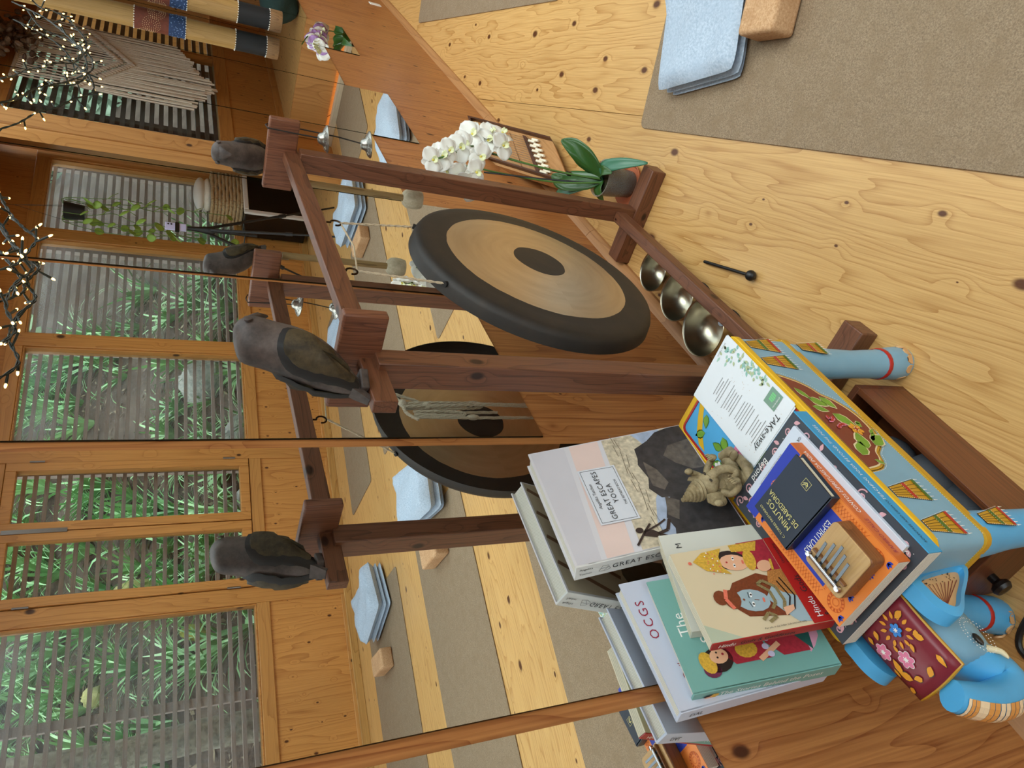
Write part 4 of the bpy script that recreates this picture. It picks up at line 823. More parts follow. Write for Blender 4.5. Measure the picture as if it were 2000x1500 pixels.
# ------------------------------------------------------------------ books and things on the stool
M_page = flat('paper_pages', '#e6e2d6', .8, var=.05, scale=200); M_pagec = flat('paper_cream', '#e3d9bf', .85, var=.05, scale=200); M_sheet = flat('paper_white', '#e9eef2', .7, var=.01)
M_ink = flat('ink_black', '#2a2a2c', .7, var=0); M_inkw = flat('ink_white', '#f3f2ee', .6, var=0); M_inkg = flat('ink_grey', '#8d8d8c', .7, var=0)
def coverm(name, c, rough=.45, var=.03, scale=12): return flat('cover_' + name, c, rough, var=var, scale=scale)
def pagelines(g, o, u, v, w): pass
def book(name, lb, O, U, V, w, h, th, cm, pm, hard=True, sp=None, group=None):
    """O = spine-side bottom corner of the back cover; U spine->fore edge, V bottom->top, N = UxV front"""
    U = Vector(U).normalized(); V = Vector(V); V = (V - U * V.dot(U)).normalized(); N = U.cross(V); O = Vector(O)
    t = thing(name, lb, 'book', O, group=group); ct = .0028 if hard else .0006; ov = .004 if hard else 0
    bk = G().obox(O, U * w, V * h, N * ct).obj('back_cover', cm, t, smooth=0)
    fc = G().obox(O + N * (th - ct), U * w, V * h, N * ct).obj('front_cover', cm, t, smooth=0)
    s_ = G().obox(O - U * .0015 + N * .0, U * (ct + .0015), V * h, N * th).obj('spine', sp or cm, t, smooth=0, bevel=.0008)
    pg = G().obox(O + U * (ct + .0005) + V * ov + N * ct, U * (w - ct - ov - .0005), V * (h - 2 * ov), N * (th - 2 * ct))
    k = max(3, int(th / .0035)); n_ = flat('page_gap', '#b9b3a4', .9, var=0)
    pgo = pg.obj('pages', pm, t, smooth=0)
    g = G()
    for i in range(1, k):
        z = ct + (th - 2 * ct) * i / k
        g.obox(O + U * (ct + .001) + V * (h - ov - .0005) + N * z, U * (w - ct - ov - .002), V * .0008, N * .0003); g.obox(O + U * (w - ov - .0005) + V * (ov + .001) + N * z, U * .0008, V * (h - 2 * ov - .002), N * .0003)
    g.obj('page_edges', n_, pgo, smooth=0)
    settle(t)
    F = Frame(O + N * th, U, V); S = Frame(O - U * .0015 + N * .0, N * -1, V)   # spine frame: right = from front to back seen from outside
    B = Frame(O + U * w, -U, V)
    return t, fc, s_, bk, F, B, N, U, V
# --- large photo book leaning on the mirror
CGE = coverm('ge', '#d9d6da', .5); SPG = coverm('ge_spine', '#dededb', .5)
Vd = Vector((.02, .093, .307)).normalized(); Ud = Vector((1, 0, 0)); Ud = (Ud - Vd * Ud.dot(Vd)).normalized()
Nn = Ud.cross(Vd); thG = .036
O_ = Vector((.586, -.1432, .4675)) - Nn * thG + Vector((0, 0, .0)); O_.z += max(0, .4665 - min(O_.z, .4665)) 
t, fc, sp, bk, F, B, N, U, V = book('photo_book', 'large pale photo book titled Great Escapes Yoga leaning on the mirror', O_, Ud, Vd, .266, .322, thG, CGE, M_page, sp=SPG)
pr = Print(F, .0003); h_ = .318; w_ = .264
g_sky = coverm('ge_sky2', '#cfccd2', var=.08, scale=9); g_pink = coverm('ge_pink', '#e6cdc4', var=.08, scale=9); g_sea = flat('ge_sea', '#cbbda4', .5, var=.5, scale=120); g_foam = coverm('ge_foam', '#a9b6cc', var=.25, scale=60); g_rock = flat('ge_rock', '#3c3838', .5, var=.6, scale=70); g_rock2 = flat('ge_rock2', '#625951', .5, var=.6, scale=90)
pr.poly(g_sky, [(.003, .275), (w_, .25), (w_, h_), (.003, h_)], 1).poly(g_pink, [(.003, .215), (w_, .18), (w_, .24), (.003, .265)], 1)
pr.poly(g_sea, [(.003, .2), (w_, .172), (w_, .003), (.003, .003)], 2)
pr.poly(g_foam, [(w_, .11), (.245, .1), (.215, .09), (.21, .06), (.235, .04), (w_, .05)], 3).poly(g_foam, [(.003, .15), (.05, .15), (.1, .13), (.125, .11), (.09, .085), (.003, .11)], 3)
pr.poly(g_rock, [(w_, .003), (w_, .03), (.258, .06), (.24, .085), (.225, .118), (.2, .122), (.185, .128), (.15, .122), (.125, .132), (.1, .118), (.095, .09), (.075, .03), (.07, .003)], 4)
pr.poly(g_rock2, [(.225, .003), (.218, .05), (.195, .07), (.172, .055), (.15, .03), (.148, .003)], 5).poly(g_rock2, [(.19, .115), (.16, .12), (.13, .122), (.115, .105), (.13, .09), (.165, .098)], 5)
pr.poly(g_rock, [(.003, .003), (.14, .003), (.132, .04), (.115, .07), (.1, .1), (.085, .115), (.055, .13), (.03, .125), (.003, .135)], 6).poly(g_rock2, [(.1, .112), (.06, .125), (.045, .11), (.085, .09)], 7)
for q in range(16): 
    a = .02 + .015 * q; b_ = .15 - .0 * q + .006 * math.sin(q * 2.1); pr.line(flat('ge_wave', '#7d705c', .5, var=0), [(a, b_), (a + .03, b_ - .002 + .004 * math.sin(q))], .0012, 3)
# small silhouette with outstretched arms
dkf = flat('ge_figure', '#3a2a24', .6, var=0)
pr.line(dkf, [(.012, .205), (.035, .182), (.05, .165)], .004, 8).line(dkf, [(.035, .182), (.045, .15), (.052, .135)], .0035, 8).poly(dkf, [(.028, .186), (.04, .18), (.036, .165), (.026, .155), (.02, .165)], 8).line(dkf, [(.026, .16), (.03, .14), (.05, .128)], .006, 8).line(dkf, [(.024, .158), (.012, .138)], .006, 8).oval(dkf, .041, .189, .006, .007, 0, 8)
LBL = flat('ge_label', '#d9dce3', .6, var=.02)
pr.poly(LBL, [(.066, .176), (.196, .173), (.198, .247), (.068, .25)], 8); bd = [(.07, .18), (.192, .177), (.194, .243), (.072, .246), (.07, .18)]; pr.line(M_ink, bd, .0008, 9)
pr.obj('cover_print', fc)
lettering(F, fc, M_ink, 'Angelika Taschen', .131, .236, .0085, align='CENTER', lift=.004, shear=.15); lettering(F, fc, M_ink, 'GREAT ESCAPES', .131, .219, .0145, lift=.004, space=1.12); lettering(F, fc, M_ink, 'YOGA', .131, .203, .0145, lift=.004, space=1.2); lettering(F, fc, M_ink, 'THE RETREAT BOOK', .131, .187, .0066, lift=.004, shear=.1)
SF = Frame(O_ - U * .0018 + N * (thG / 2), -V, N)
lettering(SF, sp, M_ink, 'GREAT ESCAPES  YOGA', -.16, 0, .016, lift=.0005, space=1.15); lettering(SF, sp, M_ink, 'Angelika', -.315, .008, .007, lift=.0005, align='LEFT', ang=0); lettering(SF, sp, M_ink, 'Taschen', -.315, -.004, .007, lift=.0005, align='LEFT')
lg = Print(SF, .0005); lg.line(M_ink, [(-.279, -.006), (-.273, .008), (-.263, .006), (-.258, -.004), (-.268, -.008), (-.279, -.006)], .0006).line(M_ink, [(-.275, .0), (-.262, .002), (-.27, -.006)], .0006); lg.obj('publisher_mark', sp)
BF = Frame(O_ + U * .266 - N * .0, -U, V); pb = Print(BF, .0004); pbm = [flat('ge_back1', '#b7a88f', .5, var=.2, scale=20), flat('ge_back2', '#6b4a33', .5, var=.2), flat('ge_back3', '#272a28', .5, var=.5, scale=50)]
pb.poly(pbm[0], [(.003, .12), (.263, .12), (.263, .318), (.003, .318)], 1).poly(pbm[2], [(.003, .003), (.263, .003), (.263, .13), (.2, .15), (.1, .12), (.003, .15)], 2)
for k in range(4): pb.line(pbm[1], [(.02 + .06 * k, .315), (.09 + .06 * k, .16)], .010, 2)
pb.obj('back_print', bk)
# --- teal hardback and the pale one behind it
CTE = coverm('teal', '#79aea6', .45); CTE2 = coverm('teal_edge', '#86cfc9', .4)
Vt = Vector((.03, .062, .228)).normalized(); Ut = (Ud - Vt * Ud.dot(Vt)).normalized(); Nt = Ut.cross(Vt); thT = .03
Ot = Vector((.327, -.1275, .4675)) - Nt * thT; Ot.z = max(Ot.z, .4665)
t, fc, sp, bk, F, B, N, U, V = book('teal_book', 'teal hardback titled The Stories Behind the Poses leaning in front of a pale book', Ot, Ut, Vt, .192, .243, thT, CTE, M_page)
lettering(F, fc, M_inkw, 'The', .108, .216, .026, lift=.001); lettering(F, fc, M_inkw, 'Stories', .108, .188, .026, lift=.001)
pr = Print(F, .0003); sk = flat('print_skin', '#e6b08c', .5); rd = flat('print_red', '#a8293a', .5, var=.3, scale=200); gd = flat('print_gold', '#d8a63a', .5, var=.4, scale=300); hr = flat('print_hair', '#2a1d1a', .5); pk = flat('print_lotus', '#e7a6c2', .5, var=.15); tl = flat('print_teal', '#1f5a55', .5, var=.2); mauve = flat('print_mauve', '#6d2a49', .5)
# seated figure on a lotus, generic
for k in range(7): pr.leaf(pk, .085, .012, .075 - .004 * abs(k - 3), .03, .35 + .4 * k, 2)
pr.poly(rd, [(.03, .035), (.125, .03), (.135, .075), (.1, .095), (.055, .1), (.03, .08)], 3).poly(tl, [(.03, .03), (.07, .02), (.1, .035), (.06, .05)], 4).poly(rd, [(.03, .1), (.07, .105), (.075, .16), (.05, .175), (.03, .16)], 5).oval(gd, .05, .135, .014, .018, 0, 6)
pr.oval(hr, .042, .185, .020, .024, .2, 5).oval(gd, .040, .203, .018, .012, .2, 6).oval(mauve, .028, .2, .012, .014, 0, 5).oval(sk, .047, .182, .012, .015, .1, 7).dot(rd, .049, .175, .0022, 8).dot(hr, .045, .185, .0018, 8).dot(hr, .053, .184, .0018, 8)
pr.line(sk, [(.068, .155), (.095, .135), (.11, .15)], .008, 6).line(sk, [(.072, .15), (.1, .115), (.125, .125)], .008, 6).line(sk, [(.03, .12), (.05, .08)], .008, 6); pr.oval(pk, .118, .165, .012, .008, .6, 7).oval(pk, .112, .172, .008, .012, .2, 7)
for k in range(5): pr.oval(flat('print_lilac', '#cfc8e6', .5), .035 + .013 * k, .1 + .004 * math.sin(k * 2), .005, .0055, 0, 8)
pr.obj('cover_print', fc)
SF = Frame(Ot - U * .0018 + N * (thT / 2), -V, N)
lettering(SF, sp, M_inkw, 'The Stories Behind the Poses', -.115, .003, .0145, lift=.0005, shear=.2); lettering(SF, sp, M_ink, 'Dr Raj Balkaran', -.1, -.009, .007, lift=.0005, shear=.2)
ps = Print(SF, .0005); ps.oval(gd, -.212, .0, .012, .006, .5, 1).oval(sk, -.218, -.002, .007, .004, .3, 2).oval(hr, -.219, .003, .007, .003, .3, 1); ps.obj('spine_print', sp)
CLI = coverm('lilac', '#c9cfe0', .5); Vl = Vector((.012, .052, .24)).normalized(); Ul = (Ud - Vl * Ud.dot(Vl)).normalized(); Nl = Ul.cross(Vl); thL = .028
Ol = Vector((.332, -.0985, .467)) - Nl * thL; Ol.z = max(Ol.z, .4665)
t, fc, sp, bk, F, B, N, U, V = book('pale_book', 'pale lilac hardback with red lettering squeezed behind the teal book', Ol, Ul, Vl, .222, .262, thL, CLI, M_page)
M_inkr = flat('ink_red', '#9c2b45', .6, var=0)
lettering(F, fc, M_inkr, 'OCGS', .15, .243, .022, lift=.0008, space=1.3); lettering(F, fc, M_inkr, 'Daily', .06, .225, .016, lift=.0008, shear=.2)
SF = Frame(Ol - U * .0018 + N * (thL / 2), -V, N); lettering(SF, sp, M_ink, 'DAL', -.245, 0, .012, lift=.0005, align='LEFT', shear=.2)
# --- cream paperback and the red one on it
CCR = coverm('cream', '#d6d6cb', .5)
Vc = Vector((.045, .07, .195)).normalized(); Uc = (Ud - Vc * Ud.dot(Vc)).normalized(); Nc = Uc.cross(Vc); thC = .02
Oc = Vector((.392, -.1655, .4685)) - Nc * thC; Oc.z = max(Oc.z, .4667)
t, fc, sp, bk, F, B, N, U, V = book('cream_paperback', 'cream paperback propped behind the red-banded gods book', Oc, Uc, Vc, .178, .218, thC, CCR, M_pagec, hard=False)
lettering(F, fc, M_ink, 'Y M', .14, .19, .014, lift=.0008, space=2); lettering(F, fc, M_ink, 'an', .13, .178, .008, lift=.0008)
CHI = coverm('hindu', '#d9c8a6', .4); SHI = coverm('hindu_spine', '#a8201f', .4)
Vh = Vector((.026, .055, .19)).normalized(); Uh = (Ud + Vector((0, .012, -.05))); Uh = (Uh - Vh * Uh.dot(Vh)).normalized(); Nh = Uh.cross(Vh); thH = .018
Oh = Vector((.366, -.1885, .4985)) - Nh * thH
t, fc, sp, bk, F, B, N, U, V = book('red_banded_paperback', 'paperback titled Hindu Gods and Goddesses with a red band and curling cover', Oh, Uh, Vh, .160, .2, thH, CHI, M_pagec, hard=False, sp=SHI)
pr = Print(F, .0003); RB = flat('print_redband', '#b3221f', .4, var=.03)
pr.poly(RB, [(0, 0), (.16, 0), (.16, .036), (0, .036)], 6)
grn = flat('print_sky', '#b6bfa8', .4); pr.poly(grn, [(0, .15), (.03, .2), (0, .2)], 1)
blu = flat('print_blueskin', '#9fb4bb', .4, var=.08); brn = flat('print_brownhair', '#7a3d22', .4, var=.3, scale=300); cor = flat('print_coral', '#e2745c', .4, var=.2, scale=300); snake = flat('print_snake', '#8a7b52', .4, var=.5, scale=500); bead = flat('print_bead', '#221a16', .4); leop = flat('print_leopard', '#b5793e', .4, var=.7, scale=700)
# left generic figure: blue-grey face with topknot
pr.poly(brn, [(.02, .06), (.03, .125), (.06, .15), (.09, .125), (.1, .08), (.085, .05)], 2).poly(blu, [(.005, .036), (.085, .036), (.078, .062), (.055, .085), (.03, .07), (.008, .055)], 3).poly(leop, [(.05, .036), (.1, .036), (.1, .06), (.078, .07), (.06, .055)], 4)
pr.oval(blu, .055, .108, .0195, .027, -.25, 4).oval(brn, .062, .138, .017, .013, -.2, 5).oval(brn, .068, .155, .013, .011, -.2, 5).line(cor, [(.046, .142), (.064, .148), (.08, .142)], .006, 6)
pr.oval(M_inkw, .048, .11, .0045, .0022, -.2, 6).oval(M_inkw, .064, .107, .0045, .0022, -.3, 6).dot(bead, .048, .11, .0017, 7).dot(bead, .064, .107, .0017, 7).line(bead, [(.043, .114), (.053, .115)], .0009, 7).line(bead, [(.059, .112), (.069, .11)], .0009, 7).oval(cor, .052, .091, .0045, .0018, -.25, 6).line(brn, [(.055, .105), (.053, .098)], .0012, 6).dot(brn, .058, .121, .002, 6)
pr.line(snake, [(.035, .085), (.045, .075), (.065, .075), (.08, .088), (.085, .078), (.07, .062), (.045, .06), (.03, .068)], .005, 6).line(bead, [(.03, .06), (.05, .048), (.08, .055)], .0022, 6).line(bead, [(.028, .052), (.05, .04), (.085, .048)], .0022, 6).poly(sk, [(.02, .07), (.028, .052), (.036, .05), (.034, .068)], 7).line(snake, [(.015, .1), (.022, .085), (.03, .095), (.02, .108)], .005, 7)
# right generic figure: golden crown
pr.poly(rd, [(.09, .036), (.16, .036), (.16, .085), (.135, .095), (.11, .08)], 2).oval(hr, .13, .108, .019, .026, -.2, 3).oval(sk, .125, .105, .0155, .023, -.2, 4).poly(gd, [(.105, .118), (.118, .155), (.138, .17), (.152, .15), (.155, .115), (.14, .125), (.12, .127)], 5).oval(gd, .125, .078, .02, .010, -.2, 5).oval(sk, .11, .06, .010, .013, .4, 6).line(gd, [(.1, .05), (.12, .045)], .004, 7).poly(gd, [(.145, .1), (.158, .1), (.158, .05), (.14, .06)], 4)
pr.oval(M_inkw, .119, .107, .004, .002, -.2, 6).oval(M_inkw, .132, .104, .004, .002, -.3, 6).dot(bead, .119, .107, .0016, 7).dot(bead, .132, .104, .0016, 7).oval(cor, .123, .091, .004, .0018, -.2, 6).dot(RB, .127, .117, .0018, 7).oval(cor, .136, .176, .003, .003, 0, 6)
for k in range(22): pr.dot(cor if k % 3 else M_inkw, .108 + .002 * k, .13 + .018 * math.sin(k * 1.3) ** 2, .0013, 8, 5)
pr.obj('cover_print', fc)
lettering(F, fc, M_inkw, 'Hindu', .008, .020, .0145, lift=.0026, align='LEFT'); lettering(F, fc, M_ink, 'Gods', .052, .020, .0145, lift=.0026, align='LEFT'); lettering(F, fc, M_ink, '& Goddesses', .008, .007, .0125, lift=.0026, align='LEFT')
lettering(F, fc, M_ink, 'Understanding', .108, .026, .0066, lift=.0026, align='LEFT'); lettering(F, fc, M_ink, 'Hindu Divinities', .108, .018, .0066, lift=.0026, align='LEFT'); lettering(F, fc, M_inkw, 'STEPHEN KNAPP', .108, .009, .006, lift=.0026, align='LEFT', space=1.15)
lettering(F, fc, M_ink, 'For sale in the Indian Subcontinent only', .006, .08, .0042, ang=-PI / 2, lift=.0026, align='CENTER', shear=.2)
SF = Frame(Oh - U * .0018 + N * (thH / 2), -V, N); lettering(SF, sp, M_inkw, 'Hindu', -.19, 0, .0115, lift=.0004, align='LEFT', shear=.2); lettering(SF, sp, M_ink, 'Gods & Goddesses', -.155, 0, .0115, lift=.0004, align='LEFT', shear=.2)
# curling front cover leaf standing off the pages at the top
g = G(); cv = []
for i in range(9):
    f = i / 8; lift_ = .0015 + .0 * f
    cv.append((Oh + N * (thH + .001 + .018 * f * f) + U * (.03 + .13 * f) + V * .2, Oh + N * (thH + .001 + .018 * f * f) + U * (.03 + .13 * f) + V * (.2 + .0)))
# --- flat pile
def flatbook(name, lb, x0, x1, y0, y1, z0, z1, cm, pm, spine_side, sp=None, hard=False):
    """lying face up; spine along the room side (y0) with the head towards -x"""
    return book(name, lb, (x1, y0, z0) if True else 0, (0, 1, 0), (-1, 0, 0), y1 - y0, x1 - x0, z1 - z0, cm, pm, hard, sp)
CTY = coverm('charcoal', '#3d434b', .45); STY = coverm('skyblue', '#2f9bd0', .4)
t, fc, sp, bk, F, B, N, U, V = flatbook('yoga_manual', 'thick charcoal paperback with pink scrollwork and blue spine at the bottom of the pile', .337, .627, -.3745, -.168, .4662, .4955, CTY, M_page, 0, STY)
pr = Print(F, .0003); PKS = flat('print_pink', '#dba7ae', .45, var=.05); rr = random.Random(3)
def scroll(a, b_, r, ph, dr):
    pts = []
    for k in range(22):
        q = ph + dr * k * .36; rad = r * (1 - k / 25); pts.append((a + rad * math.cos(q), b_ + rad * math.sin(q)))
    pr.line(PKS, pts, .0022, 1); pr.dot(PKS, *pts[-1], .0024, 2, 8)
k = 0
for a in [.012 + .0145 * i for i in range(14)]:
    for b_ in [.012 + .021 * j for j in range(14)]:
        k += 1
        if a > .045 and a < .15 and b_ > .03: continue
        a2 = min(max(a + rr.uniform(-.006, .006), .013), .193); b2_ = min(max(b_ + rr.uniform(-.008, .008), .013), .277)
        if k % 3 == 0: scroll(a2, b2_, rr.uniform(.007, .011), rr.uniform(0, 6), rr.choice((-1, 1)))
        elif k % 3 == 1: pr.leaf(PKS, a2, b2_, .013, .007, rr.uniform(0, 6.2), 2)
        else: pr.dot(M_inkw, a2, b2_, .0008, 2, 5)
pr.obj('cover_print', fc)
lettering(F, fc, M_inkw, 'Teaching', .10, .028, .02, lift=.0016, shear=.1); lettering(F, fc, M_inkw, 'Beyond', .12, .010, .016, lift=.0016, shear=.1); lettering(F, fc, M_inkw, 'SAGE ROUNTREE', .018, .268, .0125, lift=.0016, align='LEFT', space=1.1)
SF = Frame((.337, -.376, .481), (1, 0, 0), (0, 0, 1)); lettering(SF, sp, M_inkw, 'TEACHING YOGA BEYOND THE POSES', .175, 0, .0085, lift=.0004, shear=.15, space=1.1); lettering(SF, sp, M_ink, 'ROUNTREE AND DESIATO', .055, 0, .0065, lift=.0004, shear=.15)
CNB = coverm('notebook', '#d3dbe8', .5)
t, fc, sp, bk, F, B, N, U, V = flatbook('white_notebook', 'thin white notebook lying between the charcoal manual and the orange book', .36, .607, -.361, -.211, .4962, .5032, CNB, M_page, 0)
lettering(F, fc, M_inkg, 'www.matchbookbooks.com', .085, .012, .0062, lift=.0008); lettering(F, fc, M_inkg, 'True Yoga & the mystery of it', .08, .024, .006, lift=.0008); lettering(F, fc, M_ink, 'GR', .008, .022, .007, lift=.0008)
COR = coverm('orange', '#f08a3c', .42); SOR = coverm('orange_spine', '#d06a28', .42); CBL = flat('print_cobalt', '#2b3fb0', .42, var=.05); CBL2 = flat('print_cobalt2', '#3b53c9', .42, var=0)
t, fc, sp, bk, F, B, N, U, V = flatbook('orange_paperback', 'orange and cobalt paperback titled Contos Espirituais under the navy book', .344, .578, -.3515, -.209, .5038, .5285, COR, M_page, 0, SOR)
pr = Print(F, .0003); pr.poly(CBL, [(.022, .06), (.121, .06), (.121, .18), (.022, .18)], 1).poly(CBL, [(0, 0), (.1425, 0), (.1425, .026), (0, .026)], 1)
for a in range(30): pr.line(flat('print_rust', '#c9551d', .42, var=0), [(.022 + .0034 * a, .182), (.0225 + .0034 * a, .1855)], .0007, 2).line(MATS['print_rust'], [(.022 + .0034 * a, .055), (.0225 + .0034 * a, .0585)], .0007, 2)
for sgn, x0 in ((1, .004), (1, .124)):
    for i in range(20):
        pr.line(MATS['print_rust'], [(x0, .06 + .006 * i), (x0 + .014, .069 + .006 * i)], .0005, 2).line(MATS['print_rust'], [(x0 + .014, .06 + .006 * i), (x0, .069 + .006 * i)], .0005, 2)
def mandala(a, b_, r, m):
    for rad in (.35, .62, .9): pr.line(m, [(a + r * rad * math.cos(q), b_ + r * rad * math.sin(q)) for q in [2 * PI * k / 20 for k in range(21)]], .0007, 3)
    for k in range(14): q = 2 * PI * k / 14; pr.leaf(m, a + r * .62 * math.cos(q), b_ + r * .62 * math.sin(q), r * .3, r * .16, q, 3)
mandala(.022, .208, .016, MATS['print_rust']); mandala(.12, .208, .016, MATS['print_rust']); mandala(.04, .158, .014, CBL2); mandala(.104, .158, .014, CBL2); mandala(.04, .08, .014, CBL2); mandala(.104, .08, .014, CBL2); mandala(.071, .026, .013, COR)
for a, b_ in ((.012, .224), (.131, .224), (.012, .035), (.131, .035), (.07, .206), (.045, .216), (.095, .216)):
    for q in (.9, 1.57, 2.24): pr.leaf(CBL, a, b_, .009, .0045, q, 3)
pr.obj('cover_print', fc)
lettering(F, fc, M_inkw, 'ESPIRITUAIS', .0715, .128, .0165, lift=.0016, sx=.78); lettering(F, fc, M_inkw, 'DA INDIA', .0715, .109, .009, lift=.0016)
SF = Frame((.344, -.353, .5162), (1, 0, 0), (0, 0, 1)); lettering(SF, sp, M_inkw, 'CONTOS ESPIRITUAIS DA INDIA', .15, 0, .011, lift=.0004, sx=.8, shear=.12); lettering(SF, sp, M_inkr, 'RAMIRO CALLE', .045, 0, .0105, lift=.0004, sx=.85, shear=.12)
CNV = coverm('navy', '#1d2738', .4); GOLDI = flat('ink_gold', '#d9cf86', .45, var=0)
On = Vector((.4615, -.353, .5293)); an = math.radians(-3)
t, fc, sp, bk, F, B, N, U, V = book('navy_pocket_book', 'small navy pocket book titled Minutos de Sabedoria lying on the orange book', On, (math.cos(an), math.sin(an), 0), (-math.sin(an), math.cos(an), 0), .086, .121, .0175, CNV, M_pagec)
lettering(F, fc, GOLDI, 'C. TORRES PASTORINO', .046, .109, .0062, lift=.0008); lettering(F, fc, GOLDI, 'MINUTOS', .045, .092, .0145, lift=.0008, sx=.9); lettering(F, fc, GOLDI, 'DE SABEDORIA', .045, .078, .0125, lift=.0008, sx=.85)
pr = Print(F, .0004); pr.line(GOLDI, [(.035, .012), (.049, .012), (.049, .026), (.035, .026), (.035, .012)], .0006).line(GOLDI, [(.038, .02), (.042, .016), (.047, .021)], .0016).line(GOLDI, [(.038, .0235), (.042, .0195), (.047, .0245)], .0012); pr.obj('cover_emblem', fc)
# --- thumb piano
M_kal = wood('kalimba_top', '#c7a06a', '#a67c46', 'Y', g=2.5, rough=.35, contrast=.4, fiber=.3); M_kals = wood('kalimba_side', '#8a5a34', '#5f3a1e', 'X', g=3, rough=.35, contrast=.6)
kal = thing('thumb_piano', 'small wooden thumb piano with five metal tines lying on the orange book', 'thumb piano', (.394, -.3, .5287))
kp = rrect(-.038, .038, -.0415, .0415, .008)
slab(kp, 0, .028).obj('body', M_kals, kal, smooth=30, bevel=.002); slab(rrect(-.0378, .0378, -.0413, .0413, .008), .028, .0305).obj('top_plate', M_kal, kal, smooth=30, bevel=.001)
M_tine = flat('tine_steel', '#6f7277', .3, metal=1); M_chr = flat('chrome_bar', '#d3d6da', .15, metal=1, var=0)
for k, L in enumerate((.030, .036, .042, .034, .024)):
    x = -.021 + .0105 * k; G().obox((x - .0022, .028, .0355), (.0044, 0, 0), (0, -.02 - L * .9, .006), (0, 0, .0011)).obj('tine', M_tine, kal, smooth=0)
G().tube([(-.034, .0215, .0405), (.034, .0215, .0405)], .0026, 10).obj('bridge_bar', M_chr, kal); G().box(-.033, .033, .0125, .0155, .0305, .037).obj('bridge', M_kals, kal); G().box(-.033, .033, .027, .0295, .0305, .037).obj('bridge', M_kals, kal)
for x in (-.031, .031): G().lathe([(.004, 0), (.004, .006), (.0, .0065)], 10, (x, .0215, .0385)).obj('screw', M_chr, kal)
# --- menu sheets
mn = thing('menu_sheets', 'stack of white take-away menu sheets with green leaf border at the stool end', 'paper', (.75, -.3, .4655))
for i, (dx, dy, rz) in enumerate(((.003, .002, .02), (-.002, .003, -.012), (0, 0, 0))):
    o = G().box(-.101 + dx, .101 + dx, -.071 + dy, .071 + dy, .0003 + .0012 * i, .0009 + .0012 * i).obj('sheet', M_sheet, mn, smooth=0); o.rotation_euler = (0, 0, rz); top = o
fr = Frame((-.101, -.071, .0035), (0, 1, 0), (-1, 0, 0)); fr = Frame((.101, -.071, .0035), (0, 1, 0), (-1, 0, 0)); pr = Print(fr, .0002)
lf = [flat('leafprint1', '#a9cdbb', .7, var=.1), flat('leafprint2', '#8fbfb4', .7, var=.1), flat('leafprint3', '#b9c59a', .7, var=.1)]; rr = random.Random(9)
for k in range(70):
    b_ = rr.uniform(.01, .13); a = .006 + rr.uniform(0, .04) * (1 - b_ / .16) + .004 * rr.random(); pr.leaf(lf[k % 3], a, b_, rr.uniform(.007, .012), .005, rr.uniform(0, 6.28), 1 + k % 3)
gb = flat('logo_green', '#7fa08c', .7, var=.02); pr.poly(gb, [(.006, .145), (.038, .145), (.038, .175), (.006, .175)], 4); gl = flat('logo_leaf', '#7fd08a', .6, var=.05)
for k in range(4): pr.poly(gl, [(.013 + .004 * k, .152), (.0162 + .004 * k, .152), (.0162 + .004 * k, .164 - .001 * abs(k - 1.5)), (.013 + .004 * k, .164 - .001 * abs(k - 1.5))], 5)
for row in range(22):
    b_ = .178 - .0065 * row; n_ = rr.uniform(.03, .055)
    if row % 6 != 5: pr.line(M_inkg, [(.088 - n_ / 2, b_), (.088 + n_ / 2, b_)], .0011, 2)
for k in range(40): pr.dot(flat('print_gold2', '#c9a884', .6, var=0), rr.choice((rr.uniform(.1, .14), rr.uniform(.03, .06))), rr.choice((rr.uniform(.165, .2), rr.uniform(.06, .11))), .0006, 2, 5)
pr.obj('sheet_print', top)
lettering(fr, top, M_ink, 'TAKe-away', .075, .186, .017, lift=.001, shear=.2); lettering(fr, top, M_inkw, 'ETAKE Bindry', .022, .17, .004, lift=.002); lettering(fr, top, M_inkg, 'Simone Ngauro', .03, .006, .005, lift=.001)
# --- seated Ganesha figurine
M_gan = speck('aged_resin', '#7a6a4c', '#b3a27c', 40, .6, .5, '#4f4230', spec=.35)
gn = thing('elephant_god_figurine', 'aged cream resin figurine of a seated elephant-headed deity on the stool', 'figurine', (.662, -.196, .4656), rot=(math.radians(-14), math.radians(-3), math.radians(6)))
E_ = lambda g, c, r, M=None: g.ell(c, r[0], r[1], r[2], 12, 8, 0, M)
g = G(); E_(g, (0, .004, .032), (.026, .022, .026)); E_(g, (0, -.008, .028), (.023, .02, .021)); E_(g, (0, .004, .052), (.021, .017, .018)); g.obj('torso', M_gan, gn, smooth=70)
g = G(); E_(g, (-.024, -.012, .012), (.022, .016, .011)); E_(g, (.024, -.012, .012), (.022, .016, .011)); g.tube([(-.04, -.012, .011), (-.012, -.032, .009), (.014, -.034, .008)], [.011, .010, .007], 10); g.tube([(.042, -.012, .012), (.03, -.034, .012), (.016, -.04, .018)], [.011, .010, .007], 10); E_(g, (.012, -.042, .02), (.006, .012, .006)); g.obj('folded_legs', M_gan, gn, smooth=70)
hd = G(); E_(hd, (0, -.004, .078), (.021, .019, .019)); E_(hd, (0, -.012, .074), (.017, .014, .015)); hd = hd.obj('head', M_gan, gn, smooth=70)
G().tube(catmull([(0, -.02, .076), (0, -.03, .062), (-.004, -.033, .046), (-.012, -.031, .036), (-.02, -.03, .038), (-.022, -.03, .046)], 5), [.0095 - .00022 * i for i in range(26)], 10).obj('trunk', M_gan, hd, smooth=70)
